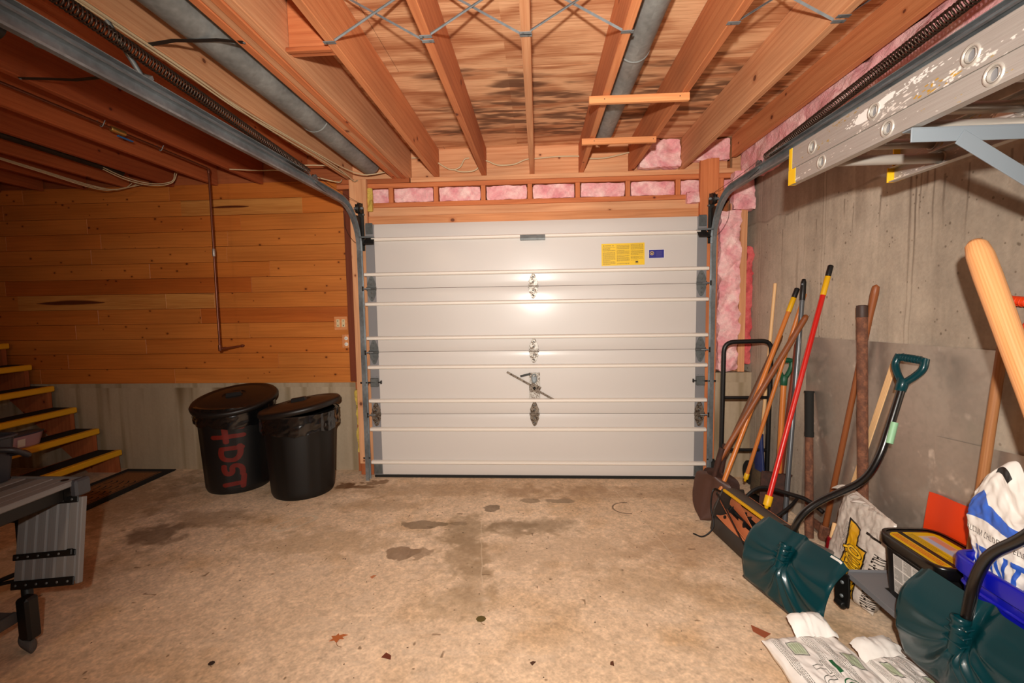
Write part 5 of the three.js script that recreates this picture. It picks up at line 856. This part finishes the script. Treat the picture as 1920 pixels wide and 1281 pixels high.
// ------------------------------------------------------------------ snow shovels
function snowBlade(parent, m) { // local: x along the edge, y up, z out of the back face; edge on y = 0
  const W = .5, prof = [[0, 0], [.007, .06], [.01, .12], [.002, .18], [-.02, .235], [-.06, .29], [-.112, .338]], pf = (t) => { const k = t * 6, i = Math.min(5, Math.floor(k)), f = k - i, c = (a, b, d, e) => .5 * (2 * b + (d - a) * f + (2 * a - 5 * b + 4 * d - e) * f * f + (3 * b - a - 3 * d + e) * f * f * f), g = (j) => prof[clamp(j, 0, 6)]; return [c(g(i - 1)[0], g(i)[0], g(i + 1)[0], g(i + 2)[0]), c(g(i - 1)[1], g(i)[1], g(i + 1)[1], g(i + 2)[1])]; };
  const f = (u, v) => {
    const q = (u - .5) * 2, [z, y] = pf(v), aq = Math.abs(q); let d = 0;
    { const dx = aq * W / 2, dy = (.74 - v) * .34, rr = Math.hypot(dx, dy), th = Math.atan2(dx, dy) - rr * 1.5 + .12;
      for (const [t0, w, h] of [[.02, .1, .016], [.34, .11, .018], [.78, .13, .015], [1.3, .16, .01]]) d += h * Math.exp(-(((th - t0) / w) ** 2)) * smooth(.02, .08, rr) * smooth(0, .1, v) * (1 - smooth(.86, 1, v)) * (1 - smooth(.93, 1, aq)); }
    d -= .02 * Math.exp(-((q / .11) ** 2)) * smooth(.42, .62, v); d += .012 * Math.exp(-((q / .2) ** 2)) * smooth(.3, .5, v) * (1 - smooth(.55, .7, v));
    const corner = smooth(.72, 1, v) * smooth(.82, 1, aq) * .05; return [q * W / 2 * (1 + .012 * v) - Math.sign(q) * corner * .1, y - corner * .4, z + d];
  };
  const b = part(parent, 'blade', sheet(f, 110, 60, .5, .36, .004), m); part(b, 'wear_strip', bx(W + .01, .012, .007, 0, .006, .002, .002), mat(0x5a5048, .45, { metalness: .6 }));
  part(b, 'warning_sticker', sheet((u, v) => { const p = f(.83 + .11 * u, .955 + .03 * v); return [p[0], p[1] + .001, p[2] + .0025]; }, 6, 2), mat(0xd8d4cc, .6), 'small white sticker');
  const s = part(parent, 'socket', spin([[.019, -.02], [.023, -.015], [.022, .06], [.0255, .062], [.0255, .068], [.0225, .07], [.0225, .085], [.0265, .087], [.0265, .1], [.019, .1]], [-.02, .2, -.012], [-.03, .34, -.065], 16), m); for (const k of [0, 1, 2]) part(s, 'socket_rib', bx(.07, .006, .03, -.02, .225 + k * .026, -.012 - k * .012, .002), m);
  return b;
}
{
  const mk = (label, pos, turn, tilt, shaft, grip) => {
    const t = thing('snow_shovel', label, 'snow shovel', null, 'teal snow shovels'), h = new THREE.Group(); h.name = 'scoop'; h.position.set(...pos); h.rotation.order = 'YXZ'; h.rotation.set(tilt, turn, 0); t.add(h); snowBlade(h, M.teal);
    part(t, 'shaft', pipe(shaft, .0165, .07, 14), M.blackGloss); dGrip(t, grip[0], grip[1], grip[2], .115, .12, M.teal);
    return t;
  };
  const a1 = mk('teal plastic snow shovel with bent black shaft beside the mower', [1.178, .003, 1.641], Math.atan2(-.968, .25), 0,
    [[1.272, .25, 1.525], [1.298, .414, 1.562], [1.37, .497, 1.582], [1.515, .645, 1.688], [1.56, .77, 1.71], [1.672, 1.09, 1.668]], [[1.70, 1.196, 1.668], [-.03, -.106, 0], [.25, 0, 1]]);
  part(a1, 'shaft_sticker', pipe([[1.585, .835, 1.722], [1.615, .925, 1.706]].map(([x, y, z]) => [x - .004, y - .006, z + .004]), .0145, .02, 8), mat(0x8ab890, .5), 'pale green sticker');
  mk('teal plastic snow shovel in the near right corner beside the blue tote', [1.418, .128, 2.33], Math.atan2(-1, .03), .2,
    [[1.425, .42, 2.30], [1.45, .55, 2.292], [1.448, .66, 2.335], [1.455, .77, 2.44], [1.48, .9, 2.5], [1.64, 1.22, 2.56]], [[1.70, 1.33, 2.58], [-.06, -.11, -.02], [.1, 0, 1]]);
  // orange snow shovel behind the tubs
  const t = thing('snow_shovel', 'orange snow shovel with wooden shaft and red D grip behind the tubs', 'snow shovel');
  part(t, 'blade', sheet((u, v) => { const q = (u - .5) * 2, c = .03 * v * v; return [1.742 + c * .55 + .003 * Math.cos(q * 8), .225 + v * .4 - .012 * q * q, 1.945 + q * .235 * (1 - .08 * v)]; }, 40, 12, .5, .4, .003), M.orange);
  part(t, 'shaft', rod([1.735, .45, 1.965], [1.748, 1.30, 2.02], .0175, .0165, 12), M.handleGrey); dGrip(t, [1.762, 1.447, 2.05], [0, -.14, -.02], [.1, 0, 1], .125, .14, M.orange);
}
// ------------------------------------------------------------------ push reel mower
{
  const t = thing('reel_mower', 'push reel mower with rust orange blades and a yellow trimmed cover', 'lawn mower', [1.275, 0, 1.135]); t.rotation.y = .14; t.scale.z = .84;
  const rusty = mat(0xc8754a, .6, { bumpMap: speck, bumpScale: .0006 }), brown = mat(0x2c241e, .5), cover = mat(0x4a423c, .65);
  const CX = .0, CY = .155;
  part(t, 'cover', sheet((u, v) => { const a = mix(-.5, .5, u); return [-.03 + u * .115, .272 + .014 * Math.cos(a * 2.6) - .03 * u * u, mix(-.285, .285, v)]; }, 10, 4, .1, .57, .006), cover); part(t, 'trim_strip', bx(.017, .016, .57, -.04, .277, 0, .003), M.yellow, 'yellow trim strip');
  for (let k = 0; k < 6; k++) part(t, 'reel_blade', sheet((u, v) => { const an = k * 1.0472 + (v - .5) * 1.5, r = mix(.035, .1, u), b = an + (1 - u) * .45; return [CX + r * Math.cos(b), CY + r * Math.sin(b), mix(-.265, .265, v)]; }, 6, 22, .06, .53, .003), rusty);
  for (const z of [-.2, -.02, .16]) { const d = part(t, 'reel_spider', spin([[.014, -.003], [.05, -.003], [.05, .003], [.014, .003]], [CX, CY, z], [CX, CY, z + 1], 18), M.black); for (let k = 0; k < 3; k++) part(d, 'spider_lug', bx(.016, .02, .012, CX + .075 * Math.cos(k * 2.1 + z * 4), CY + .075 * Math.sin(k * 2.1 + z * 4), z, .003), M.black); }
  part(t, 'reel_axle', rod([CX, CY, -.3], [CX, CY, .3], .012, .012, 10), M.steelDark);
  part(t, 'front_apron', sheet((u, v) => [-.125 + .03 * u * u, .03 + u * .075, mix(-.275, .275, v)], 6, 4, .12, .55, .004), brown); part(t, 'bed_knife', bx(.07, .012, .55, -.06, .035, 0, .002), M.rustDark);
  for (const z of [-.29, .29]) { part(t, 'side_frame', plate([[-.12, .03], [.1, .02], [.13, .12], [.09, .27], [-.05, .28], [-.1, .16]], .012, .002).translate(0, 0, z - .006), brown);
    const w = part(t, 'wheel', spin([[.02, -.018], [.1, -.018], [.118, -.012], [.12, 0], [.118, .012], [.1, .018], [.02, .018]], [.03, .1205, z + Math.sign(z) * .034], [.03, .1205, z + Math.sign(z) * .034 + 1], 26), M.blackMatte); part(w, 'hub_cap', rod([.03, .1205, z + Math.sign(z) * .014], [.03, .1205, z + Math.sign(z) * .056], .03, .026, 12), M.grey); }
  part(t, 'rear_roller', rod([.16, .027, -.26], [.16, .027, .26], .025, .025, 14), M.black); part(t, 'rear_flap', sheet((u, v) => [.09 + u * .05, .25 - u * .2, mix(-.27, .27, v)], 4, 4, .2, .5, .003), rusty);
  part(t, 'handle_tube', pipe([[.05, .2, -.25], [.14, .33, -.2], [.27, .34, .1], [.3, .3, .2]], .012, .08, 10), M.black); part(t, 'handle_tube', pipe([[.05, .22, .1], [.2, .29, .06], [.28, .32, .0]], .01, .05, 10), M.black);
  part(t, 'brake_cable', tube([[-.09, .26, -.28], [-.12, .285, -.2], [-.115, .2, -.05], [-.12, .12, .12], [-.14, .08, .22]], .004, 40, 6), M.black); part(t, 'brake_cable', tube([[-.06, .27, -.29], [-.13, .3, -.24], [-.145, .2, -.24], [-.145, .08, -.2], [-.2, .01, -.22], [-.24, .006, -.28]], .005, 40, 6), M.black);
}
// ------------------------------------------------------------------ bags: two pillow faces joined at the seam
function pillow(c, A, B, N, w, h, T, o = {}) {
  const a = v3(A).normalize(), b = v3(B).normalize(), n = v3(N).normalize(), sd = o.seed || 1, amp = o.amp ?? .012;
  const f = (s) => (u, v) => {
    const q = 2 * u - 1, r = 2 * v - 1, e = Math.sqrt(Math.max(0, (1 - q ** 4) * (1 - Math.abs(r) ** (o.pow || 4)))), tp = o.top ? o.top(u) * smooth(.45, 1, v) : 0, pinch = 1 - (o.pinch || .06) * (1 - e);
    const crease = (Math.abs(f3(u * 5 + sd, v * 7 + sd, sd) - .5) * 2), cr2 = f3(u * 14 + sd, v * 12, sd + 3) - .5, k = s * T * e * (o.belly ? o.belly(u, v) : 1) + (.55 - crease) * amp * (.35 + .65 * e) + cr2 * amp * .6;
    const p = v3(c).addScaledVector(a, (u - .5) * w * pinch * (o.taper ? mix(o.taper, 1, smooth(0, .7, v)) : 1) + (f3(v * 6, sd, 2) - .5) * .02).addScaledVector(b, (v - .5) * h + tp).addScaledVector(n, k + (o.bend ? o.bend(u, v) : 0));
    return [p.x, Math.max(o.floor ?? .003, p.y), p.z];
  };
  return [sheet(f(1), o.nu || 60, o.nv || 60), sheet((u, v) => f(-1)(1 - u, v), 30, 30), f(1)];
}
const scribble = (x, r, px, py, w, h, dy, lh, col) => { x.fillStyle = col; for (let y = py; y < py + h; y += dy) { let q = px; const e = px + w * (r() < .2 ? .6 : 1); while (q < e) { const l = 3 + r() * 10; x.fillRect(q, y, Math.min(l, e - q), lh); q += l + 3; } } };
const plastic = (t, o = {}) => phys(0xffffff, .42, { map: t, clearcoat: .25, clearcoatRoughness: .25, ...o });
{
  // concrete gravel bag
  const tx = canvasTex(768, 1024, (x, w, h) => {
    x.fillStyle = '#cabdb1'; x.fillRect(0, 0, w, h); const r = rng(4); for (let i = 0; i < 1500; i++) { x.fillStyle = `rgba(${r() < .5 ? '210,200,190' : '110,98,88'},${r() * .12})`; x.beginPath(); x.ellipse(r() * w, r() * h, r() * 40, r() * 14, r() * 3, 0, 7); x.fill(); }
    x.save(); x.translate(215, 0);
    x.fillStyle = '#e0a512'; x.strokeStyle = '#1c1612'; x.lineWidth = 18; x.beginPath(); x.moveTo(60, 250); x.lineTo(230, 280); x.lineTo(240, 440); x.lineTo(370, 440); x.lineTo(390, 560); x.lineTo(360, 700); x.lineTo(380, 1010); x.lineTo(60, 1010); x.lineTo(70, 700); x.lineTo(120, 560); x.lineTo(90, 440); x.closePath(); x.fill(); x.stroke();
    x.save(); x.translate(178, 472); x.rotate(Math.PI / 2); x.transform(1, 0, -.12, 1, 0, 0); x.font = 'bold 290px sans-serif'; x.lineWidth = 26; x.lineJoin = 'round'; x.strokeText('QUIKRETE', -10, 40, 570); x.fillStyle = '#f4c02a'; x.fillText('QUIKRETE', -10, 40, 570); x.restore();
    x.save(); x.translate(455, 400); x.rotate(Math.PI / 2); x.fillStyle = '#1c1612'; x.font = 'bold 150px sans-serif'; x.fillText('ALL-PURPOSE', 0, 0, 380); x.fillText('GRAVEL', 400, 0, 200); x.font = 'italic 30px serif'; x.fillText('Grava', 100, 56); x.restore();
    x.save(); x.translate(40, 290); x.rotate(Math.PI / 2); scribble(x, r, 0, -60, 300, 70, 11, 5, 'rgba(40,32,28,.75)'); x.restore();
    x.restore();
    x.fillStyle = '#221a16'; x.fillRect(520, 250, 180, 24);
  });
  const b = thing('concrete_bag', 'dusty bag of gravel with yellow and black lettering standing against the wall', 'bag', null);
  const [f, k, fn] = pillow([1.617, .225, 1.517], [0, 0, 1], [.2, 1, 0], [-1, .2, 0], .365, .45, .045, { seed: 5, amp: .016, top: (u) => .045 - .05 * u, pow: 10, belly: (u, v) => .5 + .8 * (1 - v), floor: .003 });
  part(b, 'front_face', f, plastic(tx, { roughness: .35 })); part(b, 'back_face', k, mat(0xa99c90, .5)); part(b, 'loose_top', sheet((u, v) => { const p = fn(u * .8, .985), q = .02 * Math.sin(u * 19) + .015 * Math.sin(u * 43); return [p[0] - .05 * v * (1 - u) + q * v, p[1] + .02 * v - .045 * v * v * (1.2 - u), p[2] - .06 * v * (1 - u)]; }, 50, 8, 1, 1, .001), phys(0xc4b8ae, .3, { clearcoat: .5 }), 'clear crumpled plastic top');
  // grey steel platform carrying tub and tote
  const pl = thing('steel_platform', 'low grey steel platform with a bolted black end bracket under the tubs', 'platform');
  const grey = mat(0x77777a, .5, { bumpMap: speck, bumpScale: .0003 }); part(pl, 'deck', bx(.225, .004, .92, 1.5565, .22, 2.165, .001), grey); part(pl, 'front_lip', bx(.004, .026, .92, 1.444, .209, 2.165, .001), grey); part(pl, 'end_lip', bx(.225, .012, .004, 1.5565, .228, 1.707, .001), grey);
  const br = part(pl, 'end_bracket', plate([[-.03, 0], [.03, 0], [.034, .06], [.028, .15], [-.02, .15], [-.034, .05]], .008, .002).rotateY(-1.25).translate(1.437, .058, 1.688), M.frameBlack); for (const y of [.1, .165]) part(br, 'bolt', spin([[0, 0], [.009, 0], [.008, .006], [0, .008]], [1.43, y, 1.692], [.43, y, 2.03], 10), M.galv); part(br, 'bracket_foot', rod([1.43, .06, 1.66], [1.43, .06, 1.71], .018, .018, 12, .4), M.frameBlack);
  for (const z of [2.2, 2.5]) part(pl, 'support_block', board([1.51, .002, z - .06], [1.64, .2175, z + .06], 'y', .003), M.firDark);
  // black rectangular pail with yellow labelled lid
  const se = (a, w, d, p = 5) => { const c = Math.cos(a), s = Math.sin(a), q = Math.pow(Math.abs(c) ** p + Math.abs(s) ** p, 1 / p); return [w * c / q, d * s / q]; };
  const tb = thing('black_pail', 'black rectangular pail with a yellow labelled lid on the steel platform', 'pail', [1.611, .2225, 1.955]), W = .113, D = .15, H = .235, ang = (u) => Math.PI / 2 - u * 6.28318;
  const bd = (u, v, o = 0) => { const k = mix(.88, 1, v), [x, z] = se(-u * 6.28318, W * k + o, D * k + o); return [x, .001 + v * H, z]; };
  part(tb, 'pail_body', sheet((u, v) => bd(u, v), 60, 6, 1, 1, .003), M.black); part(tb, 'pail_floor', new THREE.PlaneGeometry(W * 1.7, D * 1.7).rotateX(-Math.PI / 2).translate(0, .003, 0), M.black);
  const lid = part(tb, 'lid', merge([sheet((u, v) => { const P = [[.0, .012], [.012, .012], [.014, -.004], [.014, -.03], [.004, -.04]], kk = v * 4, i = Math.min(3, Math.floor(kk)), q = kk - i, o = mix(P[i][0], P[i + 1][0], q), y = mix(P[i][1], P[i + 1][1], q), [x, z] = se(-u * 6.28318, W + o, D + o); return [x, H + .008 + y, z]; }, 60, 8), sheet((u, v) => { const [x, z] = se(-u * 6.28318, W * (1 - v) * .995, D * (1 - v) * .995); return [x, H + .016 - .004 * smooth(.04, .12, v), z]; }, 60, 10)]), M.blackGloss);
  const tLid = canvasTex(512, 640, (x, w, h) => { // canvas up = +x (wall), right = +z
    x.fillStyle = '#e0b400'; x.fillRect(0, 0, w, h); const r = rng(8); x.fillStyle = '#161412'; x.fillRect(0, 415, w, 70); x.fillStyle = '#c8b8a8'; x.fillRect(60, 80, 330, 210); x.fillStyle = '#d89070'; x.fillRect(80, 90, 200, 100); x.fillStyle = '#a8b4cc'; x.fillRect(90, 190, 290, 80); scribble(x, r, 20, 310, w - 40, 96, 14, 6, '#5a4600'); scribble(x, r, 400, 30, 100, 370, 14, 6, '#6a5000'); x.fillStyle = '#d04a10'; x.font = 'bold italic 74px sans-serif'; scribble(x, r, 24, 510, w - 48, 90, 30, 22, '#cc4c12');
  });
  part(lid, 'lid_label', new THREE.PlaneGeometry(D * 1.78, W * 1.74).applyMatrix4(new THREE.Matrix4().makeBasis(V(0, 0, 1), V(1, 0, 0), V(0, 1, 0))).translate(0, H + .0135, 0), new THREE.MeshStandardMaterial({ map: tLid, roughness: .45 }), 'yellow printed lid label');
  const tSide = canvasTex(384, 384, (x, w, h) => { x.fillStyle = '#c8c4be'; x.fillRect(0, 0, w, h); const r = rng(6); for (let i = 0; i < 3; i++) for (let j = 0; j < 3; j++) scribble(x, r, 8 + i * 126, 8 + j * 128, 112, 108, 7, 4, 'rgba(60,56,52,.7)'); x.strokeStyle = '#f0ece6'; x.lineWidth = 5; for (let i = 1; i < 3; i++) { x.strokeRect(i * 127, 0, 1, h); x.strokeRect(0, i * 128, w, 1); } });
  const patch = (u0, u1, v0, v1, t, lb) => part(tb, 'paper_label', sheet((u, v) => bd(mix(u0, u1, u), mix(v0, v1, v), .0018), 14, 6), new THREE.MeshStandardMaterial({ map: t, roughness: .6 }), lb);
  patch(.58, .43, .12, .8, tSide, 'white leaflet label with fine print');
  const tY = canvasTex(256, 256, (x, w, h) => { x.fillStyle = '#e4d21a'; x.fillRect(0, 0, w, h); x.fillStyle = '#1a1612'; x.fillRect(120, 36, 110, 14); x.fillRect(20, 70, 210, 12); x.fillStyle = '#c83c10'; x.font = 'bold 120px sans-serif'; x.fillText('20', 90, 210); });
  patch(.33, .22, .3, .8, tY, 'yellow sticker');
  // blue tote
  const bt = thing('blue_tote', 'deep blue plastic tote holding the ice melt bag at right', 'tote', [1.621, .2225, 2.395]), BW2 = .138, BD = .225, BH = .355, blue = M.blue;
  part(bt, 'tote_wall', sheet((u, v) => { const k = mix(.86, 1, v), [x, z] = se(-u * 6.28318, BW2 * k, BD * k, 7); return [x, .001 + v * BH, z]; }, 72, 8, 1, 1, .003), blue); part(bt, 'tote_floor', new THREE.PlaneGeometry(BW2 * 1.65, BD * 1.65).rotateX(-Math.PI / 2).translate(0, .003, 0), blue);
  part(bt, 'tote_rim', sheet((u, v) => { const P = [[-.004, .004], [.008, .004], [.012, -.004], [.012, -.05], [.006, -.056], [.0, -.056]], kk = v * 5, i = Math.min(4, Math.floor(kk)), q = kk - i, o = mix(P[i][0], P[i + 1][0], q), y = mix(P[i][1], P[i + 1][1], q), [x, z] = se(-u * 6.28318, BW2 + o, BD + o, 7); return [x, BH + y, z]; }, 72, 10), blue); part(bt, 'tote_band', sheet((u, v) => { const [x, z] = se(-u * 6.28318, BW2 * .965 + .006 * Math.sin(v * 3.14), BD * .965 + .006 * Math.sin(v * 3.14), 7); return [x, BH - .1 + v * .014, z]; }, 72, 4), blue);
  // ice melt bag in the tote
  const tc = canvasTex(1024, 768, (x, w, h) => {
    x.fillStyle = '#e9e2da'; x.fillRect(0, 0, w, h); x.fillStyle = '#3a66c8'; x.beginPath(); x.moveTo(0, 175); x.lineTo(170, 160); x.lineTo(250, 245); x.lineTo(620, 260); x.lineTo(1024, 240); x.lineTo(1024, 330); x.lineTo(600, 350); x.lineTo(230, 320); x.lineTo(0, 300); x.fill();
    x.fillStyle = '#f09a14'; x.beginPath(); x.moveTo(0, 660); x.lineTo(180, 640); x.lineTo(480, 655); x.lineTo(700, 630); x.lineTo(1024, 640); x.lineTo(1024, 768); x.lineTo(0, 768); x.fill();
    x.fillStyle = '#2a2622'; x.font = '46px sans-serif'; x.save(); x.translate(40, 400); x.rotate(.03); x.fillText('CALCIUM CHLORIDE PELLETS', 0, 0, 640); x.restore(); x.fillStyle = '#2f5cc0'; x.font = 'bold 250px sans-serif'; x.fillText('WINTER', -30, 645, 1020); x.fillStyle = '#1c1a18'; x.fillRect(215, 50, 110, 34);
  });
  const sb = thing('ice_melt_bag', 'white and blue plastic bag of calcium chloride pellets in the blue tote', 'bag', null);
  const [f2, k2] = pillow([1.612, .645, 2.305], [.04, 0, 1], [.12, 1, 0], [-1, .2, .05], .45, .40, .055, { seed: 11, amp: .02, pinch: .12, taper: .62, top: (u) => .07 * Math.exp(-(((u - .24) / .1) ** 2)) - .03 * Math.exp(-(((u - .46) / .06) ** 2)) + .03 * smooth(.5, .62, u) - .05 * smooth(.12, 0, u), belly: (u, v) => .6 + .5 * (1 - v), nu: 90, nv: 90 });
  part(sb, 'front_face', f2, plastic(tc)); part(sb, 'back_face', k2, plastic(null));
  // two white lawn product bags on the near floor
  const tw = canvasTex(768, 1024, (x, w, h) => {
    x.fillStyle = '#f3eee8'; x.fillRect(0, 0, w, h); const r = rng(14);
    for (const [px, py] of [[70, 40], [470, 60]]) { x.save(); x.translate(px, py); x.rotate(Math.PI / 2); scribble(x, r, 0, -60, 420, 76, 13, 5, 'rgba(50,54,46,.8)'); x.restore(); }
    x.save(); x.translate(330, 30); x.rotate(Math.PI / 2); scribble(x, r, 0, -70, 300, 70, 14, 5, 'rgba(50,54,46,.8)'); x.restore();
    for (const [px, py] of [[170, 90], [560, 190]]) { x.save(); x.translate(px + 50, py + 40); x.rotate(.2); x.fillStyle = '#c2ccb4'; x.fillRect(-52, -46, 104, 92); x.fillStyle = '#9cae88'; for (let i = 0; i < 5; i++) x.fillRect(-40 + i * 17, -36, 8, 72); x.strokeStyle = '#26302a'; x.lineWidth = 5; x.strokeRect(-56, -50, 112, 100); x.restore(); }
    x.save(); x.translate(320, 222); x.rotate(Math.PI / 2); x.font = 'bold 150px sans-serif'; x.lineWidth = 4; x.strokeStyle = '#4a5048'; x.strokeText('TURF', 0, 100); x.strokeStyle = '#146038'; x.lineWidth = 7; x.strokeText('QU', 110, -40); x.fillStyle = '#146038'; x.fillRect(0, -110, 80, 34); x.restore();
  });
  const white = mat(0xf4efe8, .5);
  const lawn = (label, c, A, B, w, h, T, seed, fl) => {
    const t = thing('lawn_bag', label, 'bag', null, 'white lawn product bags'), [f3_, k3, fn3] = pillow(c, A, B, [0, 1, 0], w, h, T, { seed, amp: .018, pinch: .05, nu: 70, nv: 100, pow: 6, floor: .004 });
    part(t, 'top_face', f3_, plastic(tw)); part(t, 'under_face', k3, white);
    part(t, 'end_flap', sheet((u, v) => { const p = fn3(mix(fl[0], fl[1], u), .955), b = v3(B).normalize(), q = (f3(u * 3 + seed, v * 2, seed) - .5) * .02; return [p[0] + b.x * fl[2] * v + q, .002 + p[1] + fl[3] * Math.sin(v * 2.2) * (1 - .5 * Math.abs(2 * u - 1) ** 3) + q, p[2] + b.z * fl[2] * v]; }, 24, 14, 1, 1, .0012), white, 'blank folded end flap');
    return t;
  };
  lawn('left white printed lawn bag lying flat on the near floor', [1.125, .062, 2.335], [1, 0, -.1], [-.06, 0, -1], .33, .80, .045, 3, [.42, .95, .09, .05]);
  const tip = lawn('right white printed lawn bag under the near snow shovel', [1.398, .055, 2.42], [1, 0, -.12], [-.1, 0, -1], .19, .80, .04, 8, [.02, .98, .085, .03]);
  one('metal_scrap', 'small grey rusty metal scrap on the floor behind the white bags', 'metal scrap', bx(.06, .02, .09, 1.455, .0105, 1.905, .003, [0, .4, 0]), M.galvDark);
  const rb = thing('scrub_brush', 'brush with bright red bristles beside the teal shovel', 'brush', [1.475, 0, 1.40]); rb.rotation.y = .5; part(rb, 'brush_block', bx(.05, .03, .13, .035, .155, 0, .006), mat(0x6a625c, .6)); for (let i = 0; i < 13; i++) part(rb, 'bristle_tuft', rod([.015 + .002 * (i % 3), .155, -.055 + i * .009], [-.055 + .006 * (i % 3), .20, -.06 + i * .0098], .005, .004, 6), M.red); part(rb, 'brush_handle', rod([.04, .003, .02], [.04, .145, .0], .012, .012, 8), mat(0x8a8078, .5));
}
scene.traverse((o) => { if (o.isMesh) o.castShadow = o.receiveShadow = true; });
renderer.render(scene, camera);
